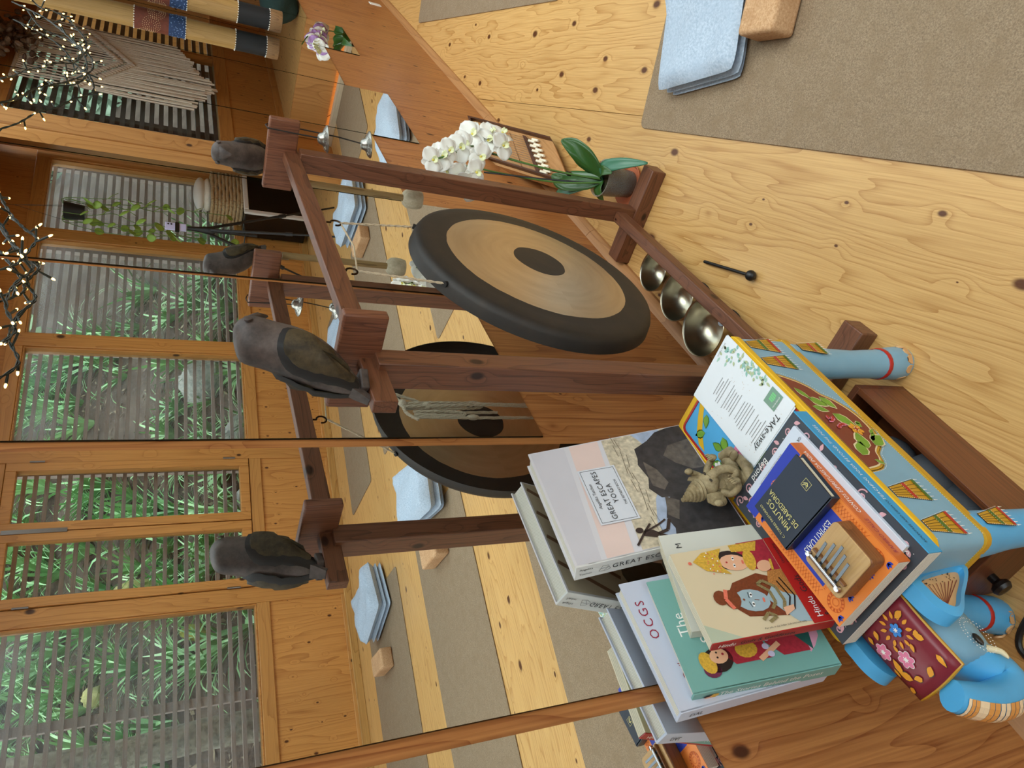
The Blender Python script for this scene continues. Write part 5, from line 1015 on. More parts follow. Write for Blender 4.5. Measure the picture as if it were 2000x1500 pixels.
for s in (-1, 1):
    g = G(); eo = [(0, .014), (.014, .018), (.024, .008), (.022, -.008), (.012, -.018), (.002, -.012)]; fo = Vector((s * .017, .0, .079)); ud = Vector((s * .9, .42, 0)).normalized(); nn = Vector((-s * .42 * s, -.9, 0)).normalized(); K = len(eo)
    A_ = [fo + ud * a + Vector((0, 0, b_)) + nn * .003 for a, b_ in eo]; B_ = [fo + ud * a + Vector((0, 0, b_)) - nn * .003 for a, b_ in eo]; g.add(A_ + B_, [tuple(range(K)), tuple(range(2 * K - 1, K - 1, -1))] + [(i, (i + 1) % K, K + (i + 1) % K, K + i) for i in range(K)]); g.obj('ear', M_gan, hd, smooth=60, bevel=.0015)
    g = G(); E_(g, (s * .009, -.0225, .082), (.0038, .002, .0022)); g.obj('eye', flat('figurine_dark', '#3a3022', .6), hd)
    g = G(); g.tube(catmull([(s * .02, .004, .06), (s * .034, -.002, .052), (s * .038, -.016, .044), (s * .034, -.026, .046)], 4), [.0075, .0073, .007, .0068, .0066, .0064, .0062, .006, .006, .006, .006, .006, .0058], 9); E_(g, (s * .033, -.03, .049), (.0075, .005, .009))
    for k in range(4): E_(g, (s * .033 - .006 + .004 * k, -.033, .057), (.0019, .0024, .0055))
    g.obj('arm', M_gan, gn, smooth=70)
    g = G(); g.tube(catmull([(s * .018, .008, .062), (s * .036, .01, .066), (s * .042, .004, .08)], 4), .0055, 9); E_(g, (s * .043, .0, .086), (.0065, .005, .008)); g.obj('arm', M_gan, gn, smooth=70)
g = G()
for k, (z, r) in enumerate(((.094, .0205), (.099, .0195), (.104, .0172), (.109, .014), (.114, .0105), (.119, .007), (.124, .0045))): g.lathe([(r * .9, -.003), (r, 0), (r * .9, .003)], 18, (0, .004 + k * .0022, z))
g.obj('crown', M_gan, hd, smooth=60)
g = G()
for k in range(22): q = PI * k / 21; E_(g, (-.019 * math.cos(q), -.013 - .012 * math.sin(q), .058 - .016 * math.sin(q)), (.0015, .0015, .0015)) if k % 2 == 0 else None
g.obj('bead_necklace', M_gan, gn)
# ------------------------------------------------------------------ singing bowls and beater on the floor
M_bowl = flat('bowl_metal', '#a8a18e', .26, metal=1, var=.1, scale=25, bump=.02); M_ringb = flat('bowl_cushion', '#1c1a19', .8); M_stk = flat('bowl_sticker', '#a9b6c4', .5)
def bowl(lb, x, y, r, h):
    t = thing('singing_bowl', lb, 'bowl', (x, y, 0), group='singing bowls'); b0 = .016
    G().lathe([(r * .55, 0), (r * .66, .003), (r * .7, .009), (r * .66, .015), (r * .5, .017), (r * .3, .016)], 30).obj('cushion_ring', M_ringb, t)
    o = [(0, 0), (r * .35, .002), (r * .62, h * .12), (r * .82, h * .35), (r * .93, h * .62), (r * .985, h * .9), (r, h)]
    prof = [(a, b_ + b0) for a, b_ in o] + [(r - .0012, h + b0 + .001), (r - .003, h + b0)] + [(max(a - .0035, 0), b_ + b0 + .0035) for a, b_ in reversed(o[:-1])]
    G().lathe(prof, 48, caps=False).obj('bowl', M_bowl, t, smooth=50)
    G().lathe([(0, .0), (r * .17, .0), (r * .17, .0006), (0, .0006)], 20, (r * .25, -.012, b0 + .0062)).obj('sticker', M_stk, t)
    return t
bowl('smallest silver singing bowl, beside the right foot of the gong stand', 1.575, -.125, .062, .068); bowl('middle silver singing bowl of the row under the gong', 1.425, -.128, .071, .075); bowl('largest silver singing bowl, at the stool end of the row', 1.273, -.126, .081, .082)
bt = thing('bowl_beater', 'thin black beater with a ball head lying on the floor beside the rail', 'mallet', (1.476, -.223, 0)); d_ = Vector((1.289 - 1.476, -.287 + .223, 0)); M_blk = flat('rubber_black', '#141414', .4, var=.03)
G().tube([(0, 0, .006), d_ * .5 + Vector((0, 0, .010)), d_ + Vector((0, 0, .014))], .0046, 10).obj('stick', M_blk, bt); g = G(); g.ell(d_ * 1.0 + Vector((0, 0, .0145)), .0145, .0145, .0145, 18, 12); g.obj('ball', M_blk, bt, smooth=80)
# ------------------------------------------------------------------ white orchid
M_leaf = flat('orchid_leaf', '#2f5a24', .35, var=.15, scale=8, coat=.2); M_leafu = flat('orchid_leaf2', '#3d7357', .35, var=.1, scale=8); M_stem = flat('orchid_stem', '#4c7030', .5); M_pet = flat('orchid_petal', '#f1f1ea', .55, var=.03, scale=30, sheen=.2); M_lip = flat('orchid_lip', '#dfe6b4', .5, var=.25, scale=120); M_lipy = flat('orchid_yellow', '#d9c95a', .5)
M_terra = flat('terracotta', '#b5633d', .75, var=.08); M_cpot = flat('clear_pot', '#8a857c', .25, alpha=.55, var=.1); M_media = speck('bark_media', '#2d241c', '#5b4a38', 70, .9, .8, '#6b7a4a')
PX, PY = 1.966, -.238
orc = thing('white_orchid', 'white moth orchid in a clear pot on a terracotta saucer behind the gong stand', 'orchid', (PX, PY, 0))
G().lathe([(0, 0), (.06, 0), (.068, .012), (.0715, .016), (.069, .018), (.063, .012), (.056, .005), (0, .005)], 36, caps=False).obj('saucer', M_terra, orc)
G().lathe([(0, .006), (.043, .006), (.049, .06), (.054, .118), (.0565, .12), (.0565, .125), (.053, .125), (.0475, .06), (.0415, .008), (0, .008)], 32, caps=False).obj('pot', M_cpot, orc)
G().lathe([(0, .0085), (.0405, .0085), (.0455, .06), (.049, .104), (.03, .108), (0, .11)], 28, caps=False).obj('bark', M_media, orc)
def oleaf(pts, ws, m):
    c = catmull(pts, 5); g = G(); rows = []; N = len(c)
    for i, p in enumerate(c):
        f = i / (N - 1); k = f * (len(ws) - 1); k0 = int(min(k, len(ws) - 2)); w = ws[k0] + (ws[k0 + 1] - ws[k0]) * (k - k0)
        tt = (c[min(i + 1, N - 1)] - c[max(i - 1, 0)]).normalized(); sd = tt.cross(Vector((0, 0, 1)))
        if sd.length < .15: sd = tt.cross(Vector((0, 1, 0)))
        sd.normalize(); up = sd.cross(tt); rows.append([p - sd * w + up * w * .25, p - sd * w * .5 + up * w * .08, p, p + sd * w * .5 + up * w * .08, p + sd * w + up * w * .25])
    g.add([q for r in rows for q in r], [(i * 5 + j, i * 5 + j + 1, (i + 1) * 5 + j + 1, (i + 1) * 5 + j) for i in range(N - 1) for j in range(4)]); g.obj('leaf', m, orc, smooth=80, solid=.002)
for pts, ws, m in (([(0, 0, .11), (.03, -.035, .15), (.075, -.06, .2), (.12, -.062, .24)], [.008, .036, .042, .028, .004], M_leaf), ([(0, 0, .11), (-.02, -.04, .14), (-.075, -.085, .12), (-.13, -.12, .065)], [.008, .02, .022, .016, .003], M_leafu), ([(0, 0, .11), (.04, .03, .15), (.09, .06, .2), (.13, .06, .225)], [.008, .03, .034, .026, .004], M_leaf), ([(0, 0, .11), (.04, .045, .15), (.1, .1, .18), (.16, .145, .17)], [.006, .018, .02, .014, .002], M_leafu), ([(0, 0, .11), (-.01, -.02, .13), (-.05, -.045, .155), (-.085, -.055, .145)], [.006, .016, .02, .014, .003], M_leaf), ([(0, 0, .11), (-.01, .03, .12), (-.03, .06, .10)], [.008, .022, .02, .006], M_leaf)): oleaf(pts, ws, m)
L_ = lambda x, y, z: Vector((x - PX, y - PY, z))
sp1 = catmull([L_(1.966, -.238, .11), L_(2.0, -.225, .22), L_(2.045, -.215, .33), L_(2.095, -.207, .42), L_(2.135, -.205, .475), L_(2.12, -.215, .52), L_(2.06, -.22, .575), L_(1.985, -.22, .64), L_(1.95, -.21, .70)], 6); G().tube(sp1, .0032, 7).obj('flower_spike', M_stem, orc)
sp2 = catmull([L_(1.96, -.23, .11), L_(2.0, -.19, .25), L_(2.06, -.165, .42), L_(2.1, -.155, .52), L_(2.06, -.16, .6), L_(1.99, -.17, .65)], 6); G().tube(sp2, .003, 7).obj('flower_spike', M_stem, orc)
G().tube([L_(1.962, -.236, .1), L_(2.03, -.214, .26), L_(2.118, -.203, .455)], .0028, 7).obj('support_stick', M_blk, orc); G().tube([L_(1.96, -.226, .1), L_(2.02, -.185, .3), L_(2.07, -.155, .48)], .0028, 7).obj('support_stick', M_blk, orc)
g = G(); g.box(-.006, .006, -.006, .006, -.007, .007); g.obj('clip', M_blk, orc, loc=L_(2.01, -.222, .215))
for k in range(3): G().tube(catmull([(.01, -.01 * k, .115), (.03 - .02 * k, -.05, .12), (.02 - .03 * k, -.065, .08)], 4), .0028, 6).obj('aerial_root', flat('root_grey', '#a9a58f', .7), orc)
def petal(g, o, u, v, n, l, w, curl, mi=0, rows=5):
    P_ = []
    for i in range(rows + 1):
        f = i / rows; ww_ = w * math.sin(PI * min(.98, .12 + .83 * f)) ** .75
        for j in range(5): s = -1 + j / 2; P_.append(o + u * (l * f) + v * (s * ww_) + n * (curl * f * f + .12 * w * s * s))
    g.add(P_, [(i * 5 + j, i * 5 + j + 1, (i + 1) * 5 + j + 1, (i + 1) * 5 + j) for i in range(rows) for j in range(4)], mi)
def bloom(par, c, n, roll=0.0, s=1.0, pm=M_pet, nm='flower'):
    n = Vector(n).normalized(); up = Vector((0, 0, 1)); u = (up - n * up.dot(n)).normalized(); v = n.cross(u); g = G(); s *= .046
    for an, l, w, cu in ((0, .92, .38, .10), (2.2, .95, .36, -.05), (-2.2, .95, .36, -.05)):
        a = an + roll; petal(g, c, (u * math.cos(a) + v * math.sin(a)), (v * math.cos(a) - u * math.sin(a)), n, l * s, w * s, cu * s)
    for an in (1.25, -1.25):
        a = an + roll; petal(g, c + n * .002, (u * math.cos(a) + v * math.sin(a)), (v * math.cos(a) - u * math.sin(a)), n, 1.06 * s, .62 * s, .02 * s)
    fl = g.obj(nm, pm, par, smooth=80, solid=.0008)
    g = G()
    for an in (2.4, -2.4, 3.14): a = an + roll; petal(g, c + n * .004, (u * math.cos(a) + v * math.sin(a) + n * .9).normalized(), (v * math.cos(a) - u * math.sin(a)), n, .42 * s, .17 * s, .1 * s, 0, 4)
    g.obj('lip', M_lip, fl, smooth=80, solid=.0008); g = G(); g.ell(c + n * .007, .0035, .0035, .0045); g.obj('column', M_lipy, fl, smooth=80)
for c, n, r, s in (((2.13, -.235, .47), (-.5, -.75, .25), .2, 1.0), ((2.16, -.245, .455), (.1, -.9, .2), -.3, .95), ((2.10, -.24, .43), (-.8, -.5, -.1), .5, .95), ((2.155, -.215, .51), (-.3, -.6, .7), 0, .9), ((2.185, -.25, .405), (-.2, -.95, -.05), .4, .95), ((2.06, -.23, .575), (-.75, -.6, .2), .1, 1.0), ((2.02, -.235, .60), (-.85, -.4, .3), .6, .95), ((1.985, -.232, .545), (-.9, -.35, .1), -.4, .9), ((1.99, -.23, .645), (-.8, -.5, .1), .2, .8), ((2.0, -.17, .63), (-.6, .75, .15), .2, 1.0), ((2.045, -.155, .58), (-.4, .9, .1), .3, 1.0), ((2.09, -.15, .53), (-.2, .95, .2), -.4, .95), ((1.96, -.175, .61), (-.95, .1, -.1), .3, .9), ((1.95, -.195, .56), (-.95, -.2, .05), .2, .85), ((1.955, -.205, .70), (-.8, -.5, .1), .3, .85), ((1.975, -.212, .665), (-.6, -.7, .3), .1, 1.0), ((1.925, -.165, .605), (-.9, .3, -.1), .2, .95), ((1.90, -.16, .57), (-.95, .1, -.2), -.3, .9), ((2.15, -.24, .52), (-.6, -.6, .4), .3, 1.05), ((2.2, -.24, .44), (-.3, -.9, .1), -.2, 1.05)): bloom(orc, L_(*c), n, r, s)
for c in ((2.02, -.235, .655), (2.10, -.2, .55)): g = G(); g.ell(L_(*c), .008, .007, .011); g.obj('bud', M_lip, orc, smooth=80)
# ------------------------------------------------------------------ wooden zither propped against the wall
M_zt = wood('zither_top', '#b98855', '#93632f', 'X', g=1.5, rough=.45, contrast=.35); M_zd = wood('zither_dark', '#57301a', '#38200f', 'X', g=2, rough=.4); M_peg = flat('peg_ivory', '#ece3cb', .4); M_steel = flat('string_steel', '#b9b9b9', .3, metal=1, var=0)
ZN1, ZN2, ZF1 = Vector((2.515, -.168, .035)), Vector((2.215, -.098, .055)), Vector((3.0, -.045, .195))
zi = thing('zither', 'wooden string instrument with rows of ivory pegs leaning on the wall behind the orchid', 'zither', (2.5, -.13, 0)); zu = ZF1 - ZN1; zv = ZN2 - ZN1; zn = zu.cross(zv).normalized(); zn = zn if zn.z > 0 else -zn
ZP = lambda a, b_, h=0: ZN1 + zu * a + zv * b_ + zn * h
G().obox(ZN1 - zn * .03, zu, zv, zn * .03).obj('soundboard', M_zt, zi, smooth=0)
for a0, a1, b0, b1 in ((0, 1, -.02, .02), (0, 1, .9, .94), (.97, 1.0, 0, .92)): G().obox(ZP(a0, b0, -.032), zu * (a1 - a0), zv * (b1 - b0), zn * .05).obj('rim', M_zd, zi, smooth=0)
G().obox(ZP(.30, .1, 0), zu * .04, zv * .78, zn * .012).obj('bridge', M_zd, zi, smooth=0); G().obox(ZP(.5, .08, 0), zu * .012, zv * .8, zn * .006).obj('bridge', M_zt, zi, smooth=0)
for k in range(14):
    b_ = .14 + .055 * k; a = .20 + .05 * (k % 2); c = ZP(a, b_, .012); G().tube([c - zu.normalized() * .018, c + zu.normalized() * .018], .0052, 8).obj('peg', M_peg, zi)
    G().tube([ZP(.24, b_, .008), ZP(.94, b_, .01)], .0007, 5).obj('string', M_steel, zi)
settle(zi)
# ------------------------------------------------------------------ yoga mats, blankets, cork blocks
M_mat = speck('cork_mat', '#7a6752', '#a28d72', 300, .85, .25, '#877258'); M_blk_c = speck('cork_block', '#b98d62', '#d8b189', 160, .85, .3, '#a97c52'); M_fleece = speck('fleece', '#9fb0c2', '#c3d0de', 150, .95, .4, '#afbfd0', spec=.15)
MATG = 'cork yoga mats laid out in rows'
def mat(lb, s0, s1, t0, t1):
    sx, sy = (s1 - s0) / 2, (t1 - t0) / 2; g = G(); prism(g, rrect(-sx, sx, -sy, sy, .025), 0.0005, .0055)
    o = g.obj('yoga_mat', M_mat, loc=ST((s0 + s1) / 2, (t0 + t1) / 2), rot=(0, 0, AL), bevel=.0015); return tag(o, lb, 'yoga mat', MATG)
mat('brown cork yoga mat beside the gong stand, holding a folded blanket and block', 0.0, 1.832, -1.652, -.974); mat('brown cork yoga mat in the middle row with a blanket and cork block', .0, 1.83, -2.95, -2.168); mat('brown cork yoga mat nearest the casement windows with a blanket and block', .0, 1.828, -4.15, -3.347)
mat('brown cork yoga mat at the far end, along the mirror wall', 2.6, 4.45, -2.02, -1.41); mat('brown cork yoga mat in the far column beside the wide windows', 2.55, 4.4, -4.15, -3.572); mat('brown cork yoga mat in the far column, middle row', 2.545, 4.4, -3.21, -2.5)
mat('grey-brown yoga mat rolled out before the lit platform', 4.9, 6.0, -3.0, -2.35)
def block(lb, c, rz, sc=1.0):
    g = G(); g.box(-.118, .118, -.062, .062, 0, .08); o = g.obj('cork_block', M_blk_c, loc=Vector(c) + Vector((0, 0, .0058)), rot=(0, 0, rz), bevel=.012); o.modifiers['bevel'].segments = 3; tag(o, lb, 'cork block', 'cork yoga blocks'); return o
block('cork yoga block beside the folded blanket on the mat near the gong', (1.655, -.905, 0), AL + PI / 2 + .06)
block('cork yoga block on the middle-row mat, between mirror and windows', (2.27, -2.0, 0), AL + PI / 2 + .02); block('cork yoga block on the mat nearest the casement windows', (2.39, -3.235, 0), AL + PI / 2 - .0); block('cork yoga block beside the pale blanket in the far column', (4.79, -1.51, 0), AL + PI / 2 + .1); block('cork yoga block on the far mat under the wide windows', (4.35, -2.5, 0), AL + PI / 2)
def blanket(lb, c, rz, lx, ly, h, seed, layers=3):
    """folded fleece: a soft rounded pack with fold lines along one end"""
    rd_ = random.Random(seed); t = thing('folded_blanket', lb, 'blanket', Vector(c) + Vector((0, 0, .0058)), rz, 'folded fleece blankets')
    lay = [h * .22] * (layers - 1) + [h * (1 - .22 * (layers - 1))]
    for i in range(layers):
        hh = lay[i]; zb_ = sum(lay[:i])
        g = G(); nx, ny = 18, 12; ex = lx * (1 - .06 * (layers - 1 - i) * rd_.random()); ey = ly * (1 - .05 * (layers - 1 - i) * rd_.random()); ox = rd_.uniform(-.008, .008); z0 = zb_; top, bot = [], []
        for a in range(nx + 1):
            for b_ in range(ny + 1):
                u, v = -1 + 2 * a / nx, -1 + 2 * b_ / ny; r = .16
                px, py = u, v; k = max(abs(u), abs(v))
                e = max(0, 1 - ((max(0, abs(u) - .80) / .20) ** 2.2)) * max(0, 1 - ((max(0, abs(v) - .76) / .24) ** 2.2)); e = e ** .5
                # rounded plan corners
                if abs(u) > .85 and abs(v) > .8: q = min((abs(u) - .85) / .15, (abs(v) - .8) / .2); px, py = u * (1 - .02 * q), v * (1 - .06 * q)
                wv = (.008 * math.sin(u * 4 + seed + i) + .007 * math.sin(v * 5 + u * 3 + seed) + .003 * math.sin(u * 13 + v * 9)) * (1.0 if i == layers - 1 else .3)
                top.append(Vector((px * ex / 2 + ox, py * ey / 2, z0 + hh * (.5 + .52 * e) + wv * e))); bot.append(Vector((px * ex / 2 + ox, py * ey / 2, z0 + hh * (.5 - .5 * e))))
        W = ny + 1; n_ = len(top); fs = [(a * W + b_, (a + 1) * W + b_, (a + 1) * W + b_ + 1, a * W + b_ + 1) for a in range(nx) for b_ in range(ny)]
        g.add(top, fs); g.add(bot, [tuple(reversed(f)) for f in fs]); g.obj('fold', M_fleece, t, smooth=80)
    return t
blanket('pale blue folded fleece blanket lying across the end of the mat near the gong', (1.895, -.80, 0), AL + PI / 2 + .2, .42, .33, .075, 1)
blanket('pale blue folded fleece blanket on the middle-row mat beside its cork block', (2.585, -1.87, 0), AL + PI / 2 + .15, .46, .34, .14, 2); blanket('pale blue folded fleece blanket on the mat nearest the casement windows', (2.75, -3.1, 0), AL + PI / 2 - .3, .44, .36, .13, 3)
blanket('pale blue folded fleece blanket in the far column, beside a long cork block', (5.15, -1.45, 0), AL + PI / 2 + .1, .50, .34, .14, 4); blanket('pale blue folded fleece blanket under the wide windows in the far column', (4.7, -2.42, 0), AL + PI / 2, .46, .34, .13, 5); blanket('pale grey-blue folded blanket before the lit platform, seen low in the mirror', (4.55, -.55, 0), AL + .2, .5, .36, .12, 6)
# small folded cloth in the open box
g = G()
for (x, y, z, a) in ((.47, -.245, .07, .1), (.52, -.21, .075, -.2), (.58, -.255, .065, .3), (.66, -.22, .07, -.1), (.5, -.262, .06, .2)): g.ell((x, y, z), .055, .045, .04, 14, 8, 0, Matrix.Rotation(a, 3, 'Z'))
tag(g.obj('stowed_cloth', flat('cloth_grey', '#6c7078', .95, var=.3, scale=14, bump=.6), smooth=80), 'crumpled grey cloth stowed inside the open wooden box', 'cloth')
# cable
G_ = G(); G_.tube(catmull([(.20, -.095, .006), (.245, -.10, .006), (.30, -.10, .006), (.325, -.16, .006), (.33, -.26, .006)], 6), .0058, 8)
tag(G_.obj('black_cable', M_blk), 'black cable lying on the floor under the elephant head', 'cable')
# ------------------------------------------------------------------ things seen through the mirrors
# bamboo tube hanging by the mirror seam, painted in dots
M_bam = wood('bamboo', '#b48f57', '#8d6a38', 'Z', g=2, rough=.4, contrast=.35); dd = thing('bamboo_tube', 'painted bamboo wind tube with a black band hanging close to the mirror', 'bamboo tube', (3.852, -.062, .905))
G().lathe([(.030, 0), (.044, 0), (.045, .06), (.044, .3), (.045, .6), (.044, 1.5), (.03, 1.5)], 28, caps=True).obj('tube', M_bam, dd, smooth=50)
M_bkb = flat('tube_black', '#14161a', .6); G().lathe([(.0462, .055), (.0462, .195)], 28, caps=False).obj('black_band', M_bkb, dd); G().lathe([(.0478, .0), (.049, .02), (.0485, .05), (.0465, .055)], 20, caps=False).obj('split_end', wood('bamboo_end', '#8f6b45', '#5f4226', 'Z', g=6, rough=.6), dd)
P_or2 = flat('dotart_brown', '#6b3220', .6, var=.3, scale=90); P_bl2 = flat('dotart_blue', '#1f3b66', .6, var=.4, scale=120)
G().lathe([(.0464, .41), (.0464, .62)], 28, caps=False).obj('painted_band', P_or2, dd); G().lathe([(.0466, .41), (.0466, .48)], 28, caps=False).obj('painted_band', P_bl2, dd)
g = G(); g2 = G(); gb_ = G()
for zz in (.056, .196, .41, .62):
    for k in range(26): a = 2 * PI * k / 26; g.ell((.0468 * math.cos(a), .0468 * math.sin(a), zz), .0026, .0026, .0026, 6, 4)
for cz, ca_ in ((.55, 3.3), (.57, 4.6), (.53, 1.9), (.56, .6)):
    for r in (.012, .02, .028, .036):
        for k in range(int(r * 700)):
            q = 2 * PI * k / int(r * 700); a = ca_ + r * math.cos(q) / .046; g2.ell((.047 * math.cos(a), .047 * math.sin(a), cz + r * math.sin(q)), .0016, .0016, .0016, 5, 4)
for k in range(150): a = random.uniform(0, 6.28); gb_.ell((.047 * math.cos(a), .047 * math.sin(a), random.uniform(.415, .475)), .0019, .0019, .0019, 5, 4)
g.obj('white_dots', P_white, dd); g2.obj('ochre_dots', flat('dotart_cream', '#d8b98a', .6, var=0), dd); gb_.obj('blue_dots', flat('dotart_sky', '#7e9cc9', .6, var=0), dd)
# knotted wall hanging in front of the platform window
def W2(u, z, d=0.0): return P2 + Vector((math.cos(A2) * u - math.sin(A2) * d, math.sin(A2) * u + math.cos(A2) * d, z))
M_cot = flat('macrame_cotton', '#efe6d4', .95, var=.12, scale=90, bump=.4); mc = thing('macrame_hanging', 'cream knotted macrame hanging with long fringe in front of the window', 'wall hanging', W2(.25, .95, .05))
G().tube([W2(-.35, 2.42, .07), W2(.95, 2.42, .07)], .014, 10).obj('rod', flat('driftwood', '#cfc3ad', .8, var=.2), mc)
rr = random.Random(4); NS = 66
def vee(u): return 1.62 + abs(u - .27) * .62          # knotted V
for grp in range(6):
    g = G()
    for k in range(grp * 11, grp * 11 + 11):
        u = -.32 + 1.2 * k / (NS - 1); zb = .98 + .42 * abs(u - .15) + rr.uniform(-.05, .03); zv_ = vee(u); dep = .06 + rr.uniform(-.012, .012)
        c = [W2(u, zv_, .065), W2(u + rr.uniform(-.008, .008), (zv_ + zb) / 2, dep), W2(u + rr.uniform(-.014, .014), zb, dep)]; g.tube(c, [.0085, .0085, .0095], 5)
    g.obj('fringe', M_cot, mc)
g = G()
for k in range(34):
    u = -.32 + 1.2 * k / 33; g.tube([W2(u, 2.42, .07), W2(u + .03 * math.sin(k), 2.1, .062), W2(u, vee(u), .065)], .006, 5)
g.obj('upper_cords', M_cot, mc)
for off in (0, .09):
    g = G()
    for k in range(40):
        u = -.32 + 1.2 * k / 39; g.ell(W2(u, vee(u) + off, .075), .022, .014, .03, 8, 5, 0, Matrix.Rotation(.5 if u < .27 else -.5, 3, 'Y'))
    g.obj('knot_row', M_cot, mc, smooth=70)
for c in mc.children: c.location = -mc.location
# dried bouquet on the rod
M_dryf = flat('dried_flower', '#6a5546', .9, var=.4, scale=30, bump=.5); db = thing('dried_bouquet', 'bunch of dried brown flowers and seed pods hung above the knotted hanging', 'dried flowers', W2(.2, 2.46, .12))
for nm, mt, n_, sp in (('flower_heads', M_dryf, 90, .26), ('seed_pods', flat('seed_pod', '#8c7a68', .8, var=.3), 40, .32)):
    g = G()
    for k in range(n_): g.ell((rr.gauss(0, sp * .8), rr.gauss(.02, .05), rr.gauss(0, .10)), rr.uniform(.015, .04), rr.uniform(.012, .03), rr.uniform(.012, .035), 7, 5, 0, Matrix.Rotation(rr.uniform(0, 3), 3, 'X'))
    g.obj(nm, mt, db, smooth=30)
g = G()
for k in range(26): a = rr.uniform(-1, 1); g.tube([(a * .1, .02, 0), (a * .45, rr.uniform(0, .06), rr.uniform(-.2, .2))], .004, 5)
g.obj('stems', M_dryf, db)
# fairy lights in front of the mirror tops
M_wire = flat('wire_green', '#1d241c', .5, var=.03); M_bulb = flat('bulb_warm', '#ffd27a', .4, emit=7, var=0)
def lights(lb, path, n, seed):
    t = thing('fairy_lights', lb, 'string lights', path[0]); c = catmull(path, 10); rd_ = random.Random(seed); g = G()
    for ph in (0, PI):
        g.tube([p + Vector((math.cos(i * .9 + ph) * .0022, 0, math.sin(i * .9 + ph) * .0022)) for i, p in enumerate(c)], .0018, 5)
    me_b = None
    for k in range(n):
        p = c[int((k + .5) / n * (len(c) - 1))]; d = Vector((rd_.uniform(-1, 1), rd_.uniform(-.6, .25), rd_.uniform(-1, .7))).normalized() * rd_.uniform(.02, .034); q = p + d
        g.tube([p, p + d * .5, q], [.0017, .0026, .0026], 5)
        if me_b is None:
            b0 = G(); b0.lathe([(.0020, 0), (.0025, .003), (.0021, .006), (.0007, .0085)], 8); me_b = b0.mesh('bulb', M_bulb)
        o = link('bulb', me_b, t, loc=q - t.location, rot=d.to_track_quat('Z', 'Y').to_euler())
    w_ = g.obj('wire', M_wire, t, loc=-t.location); return t
def onwall(x, z, y=-.02): return Vector((x, y, z))
for lb, path, n, sd in (('warm fairy lights draped before the mirror beside the knotted hanging', [(3.488, -.035, 1.882), (3.301, -.035, 1.821), (3.259, -.04, 1.769), (3.203, -.035, 1.716), (3.115, -.03, 1.678), (2.997, -.035, 1.649), (2.851, -.04, 1.643), (2.74, -.035, 1.664), (2.696, -.035, 1.709), (2.644, -.03, 1.75), (2.562, -.035, 1.78), (2.498, -.035, 1.803), (2.427, -.035, 1.86)], 34, 1),
        ('warm fairy lights in a short loop under the draped strand', [(2.2, -.035, 1.85), (2.255, -.035, 1.816), (2.335, -.035, 1.77), (2.444, -.035, 1.735), (2.501, -.035, 1.697), (2.58, -.03, 1.66), (2.7, -.035, 1.612), (2.84, -.035, 1.627), (2.95, -.035, 1.68), (3.08, -.03, 1.73), (3.2, -.03, 1.8), (3.3, -.03, 1.9)], 26, 2),
        ('warm fairy lights dipping before the mirror above the gong', [(1.85, -.035, 1.80), (1.783, -.035, 1.758), (1.73, -.035, 1.723), (1.644, -.04, 1.691), (1.596, -.035, 1.661), (1.56, -.035, 1.637), (1.495, -.03, 1.649), (1.44, -.035, 1.63), (1.375, -.035, 1.653), (1.299, -.035, 1.655), (1.221, -.035, 1.633), (1.15, -.035, 1.68)], 24, 3),
        ('warm fairy lights strand crossing above the gong mirror', [(1.75, -.03, 1.79), (1.642, -.035, 1.728), (1.539, -.03, 1.676), (1.495, -.04, 1.655), (1.45, -.035, 1.66), (1.4, -.035, 1.72), (1.38, -.035, 1.8)], 12, 4)): lights(lb, [Vector(p) for p in path], n, sd)
# woven basket with blankets on a white-framed dark crate by the window wall
bxo = ST(6.08, TW + .22, 0); cr = thing('white_crate', 'white-framed crate with a dark front standing under the corner window', 'crate', bxo, AL)
M_wp = flat('white_plastic', '#e4e1d8', .4, var=.02); M_dg = flat('dark_glass', '#14110f', .12, var=.05)
G().box(-.325, .325, -.19, .125, .045, .645).obj('body', M_dg, cr, bevel=.01)
g = G(); g.box(-.34, -.29, .125, .15, .04, .655).box(.29, .34, .125, .15, .04, .655).box(-.29, .29, .125, .15, .61, .655).box(-.29, .29, .125, .15, .04, .08); g.obj('frame', M_wp, cr, bevel=.008)
for x in (-.27, .27): G().lathe([(.02, 0), (.02, .045)], 12, (x, -.02, 0)).obj('foot', M_wp, cr)
M_wick = flat('wicker', '#b89e76', .9, var=.35, scale=60, bump=.5); bk_ = thing('woven_basket', 'woven seagrass basket full of folded blankets on the white crate', 'basket', ST(6.1, TW + .22, .651), AL)
for i in range(9):
    g = G(); z = .012 + .033 * i; pts = rrect(-.24, .24, -.15, .12, .04, 3); pts.append(pts[0])
    g.tube([Vector((a, b_, z + .004 * math.sin(k * 2.6 + i * PI))) for k, (a, b_) in enumerate(sum([[((p[0] * (5 - j) + q[0] * j) / 5, (p[1] * (5 - j) + q[1] * j) / 5) for j in range(5)] for p, q in zip(pts[:-1], pts[1:])], []))], .018, 6); g.obj('weave_row', M_wick, bk_, smooth=70)
G().box(-.23, .23, -.14, .11, .002, .012).obj('basket_floor', M_wick, bk_)
for i, (m_, z) in enumerate(((M_fleece, .02), (M_fleece, .14), (M_cot, .26), (M_wp, .33))):
    g = G(); g.ell((0, -.015, z + .05), .2, .115, .06, 18, 10); tag(g.obj('stowed_blanket', m_, loc=ST(6.1, TW + .22, .651), rot=(0, 0, AL), smooth=80), ['blue-grey blanket at the bottom of the woven basket', 'blue-grey blanket folded inside the woven basket', 'cream blanket near the top of the woven basket', 'white cushion topping the woven basket'][i], 'blanket' if i < 3 else 'cushion')
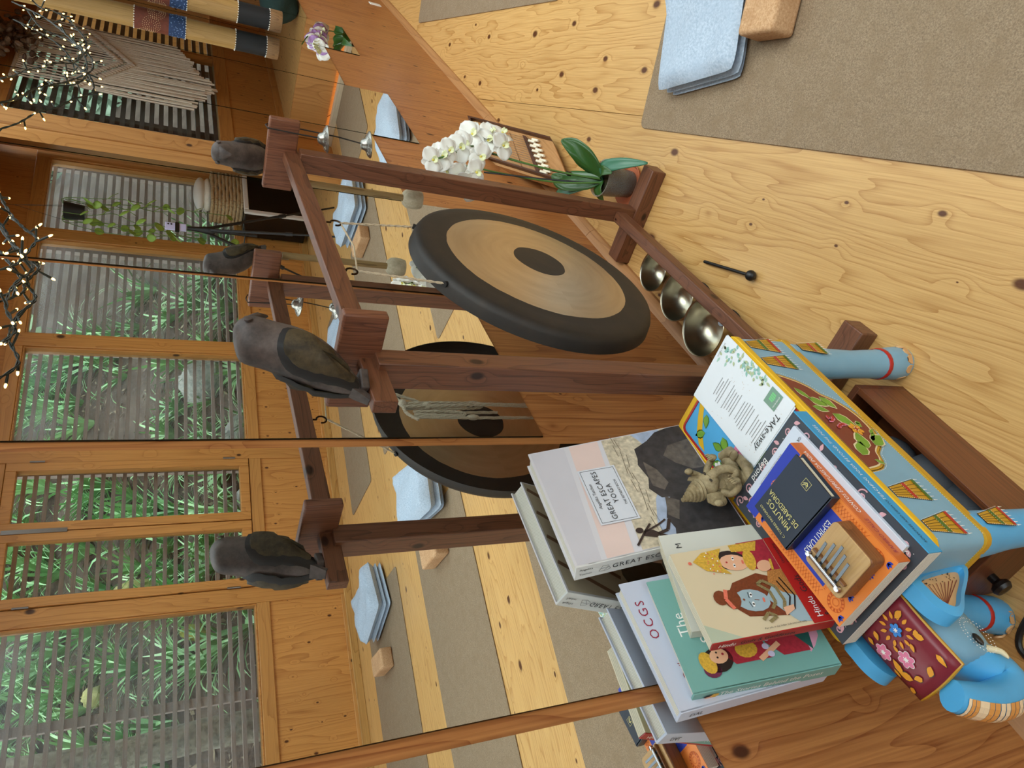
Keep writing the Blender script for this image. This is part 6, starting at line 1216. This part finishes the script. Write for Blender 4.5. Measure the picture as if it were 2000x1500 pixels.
# phone tripod
tr0 = Vector((5.55, -1.95, 0)); tr = thing('phone_tripod', 'black phone tripod with spread legs standing on the floor before the windows', 'tripod', tr0)
zt_ = 1.12
for k in range(3):
    a = .4 + 2 * PI * k / 3; f_ = Vector((math.cos(a) * .42, math.sin(a) * .42, .008)); h_ = Vector((math.cos(a) * .03, math.sin(a) * .03, zt_ - .1)); lg_ = G(); lg_.tube([f_, f_.lerp(h_, .45)], .008, 8); lg_.tube([f_.lerp(h_, .44), h_], .012, 8); lgo = lg_.obj('leg', M_blk, tr)
    G().tube([f_.lerp(h_, .42), f_.lerp(h_, .47)], .017, 8).obj('leg_clamp', M_blk, lgo); G().tube([f_.lerp(h_, .75), Vector((0, 0, zt_ - .36))], .005, 6).obj('brace', M_blk, tr)
G().tube([(0, 0, zt_ - .45), (0, 0, zt_ + .06)], .014, 10).obj('column', M_blk, tr); G().lathe([(.03, zt_ - .13), (.034, zt_ - .1), (.03, zt_ - .07), (.018, zt_ + .02), (.018, zt_ + .07)], 14).obj('pan_head', M_blk, tr)
ph = thing('phone', 'lilac phone clamped upright on the black tripod', 'phone', tr0 + Vector((0, 0, zt_ + .075)), math.radians(20)); G().box(-.037, .037, -.004, .004, 0, .15).obj('body', flat('phone_lilac', '#c5bfe0', .3, var=.02), ph, bevel=.003)
for dz in (.128, .106): G().lathe([(.007, 0), (.007, .003), (0, .003)], 12, (.02, .004, dz), (0, 1, 0)).obj('camera_lens', M_blk, ph)
G().box(-.042, .042, -.012, .010, .055, .085).obj('clamp', M_blk, tr, loc=(0, 0, zt_ + .07), rot=(0, 0, math.radians(20)))
# trailing pothos in a hanging pot at the window mullion
hp0 = ST(5.5, TW + .35, 1.95); hp = thing('hanging_pothos', 'trailing green pothos in a small black pot hanging before the window post', 'hanging plant', hp0)
G().lathe([(0, 0), (.06, 0), (.08, .15), (.084, .152), (.078, .15), (.06, .02), (0, .02)], 20, caps=False).obj('pot', M_blk, hp)
for k in range(3): a = 2 * PI * k / 3; G().tube([(math.cos(a) * .08, math.sin(a) * .08, .15), (0, 0, .5), (0, 0, .79)], .0016, 5).obj('hanger_cord', M_wire, hp)
M_poth = flat('pothos_leaf', '#8fae4a', .45, var=.3, scale=12); M_vine = flat('pothos_vine', '#5d7a34', .6)
for k in range(9):
    a = rr.uniform(0, 6.28); L = rr.uniform(.5, 1.35); pts = [Vector((.05 * math.cos(a), .05 * math.sin(a), .15)), Vector((.11 * math.cos(a), .11 * math.sin(a), .14))] + [Vector((.12 * math.cos(a) + rr.uniform(-.05, .05), .12 * math.sin(a) + rr.uniform(-.05, .05), .1 - L * f)) for f in (.25, .5, .75, 1)]
    c = catmull(pts, 5); vn = G().tube(c, .003, 5).obj('vine', M_vine, hp); g = G()
    for p in c[8::4]:
        q = rr.uniform(0, 6.28); u = Vector((math.cos(q), math.sin(q), -.9)).normalized(); v = u.cross(Vector((0, 0, 1))).normalized(); petal(g, p, u, v, u.cross(v), rr.uniform(.06, .1), rr.uniform(.024, .04), .02)
    g.obj('leaves', M_poth, vn, smooth=80, solid=.0008)
# purple orchid and folded dark shawl on the platform side
po = thing('purple_orchid', 'purple and white orchid in a dark pot before the lit platform', 'orchid', (5.75, -.33, 0)); G().lathe([(0, 0), (.055, 0), (.065, .13), (.06, .13), (.05, .01), (0, .01)], 20, caps=False).obj('pot', flat('pot_dark', '#3a3531', .5), po)
orc_keep = orc; orc = po
for k in range(10): a = k * .63; oleaf([(0, 0, .12), (.08 * math.cos(a), .08 * math.sin(a), .2), (.17 * math.cos(a), .17 * math.sin(a), .24), (.26 * math.cos(a), .26 * math.sin(a), .19)], [.008, .035, .04, .026, .004], M_leaf)
orc = orc_keep
M_pur = flat('orchid_purple', '#b48cc9', .55, var=.35, scale=40)
G().tube(catmull([(0, 0, .12), (.02, .0, .3), (.0, -.05, .44), (-.06, -.12, .5)], 5), .004, 6).obj('flower_spike', M_stem, po)
for k in range(7): bloom(po, Vector((.01 - .012 * k, -.02 - .018 * k, .36 + .025 * k - .004 * k * k)), (-.6, .6 - .1 * k, .2), k * .4, 1.7, M_pur if k % 2 else M_pet)
M_shawl = flat('shawl_teal', '#27403d', .9, var=.3, scale=14, bump=.4); M_shawl2 = flat('shawl_pale', '#b9c4ab', .9, var=.2, scale=14, bump=.4)
for nm, m_, x, y, z, r, lb in (('draped_shawl', M_shawl, 6.85, -.42, .38, (.16, .22, .16), 'dark green shawl draped in a heap on the platform'), ('draped_shawl', M_shawl2, 6.6, -.16, .38, (.1, .1, .08), 'pale green cloth bundled beside the dark shawl on the platform')):
    g = G(); g.ell((0, 0, r[2] * .92), *r, 18, 12)
    for v in g.v: v += Vector((.02 * math.sin(v.z * 30 + v.y * 9), .02 * math.sin(v.z * 22), .012 * math.sin(v.y * 20)))
    zmin = min(v.z for v in g.v)
    for v in g.v: v.z -= zmin
    tag(g.obj(nm, m_, loc=(x, y, z), smooth=80), lb, 'shawl')
G().box(-.03, .03, -.012, .012, 0, .08)
tag(G().box(-.03, .03, -.012, .0, -.04, .04).obj('wall_socket', M_white, loc=(5.34, .012, .12), bevel=.004), 'white plug socket low on the wooden wall at the far end', 'socket')
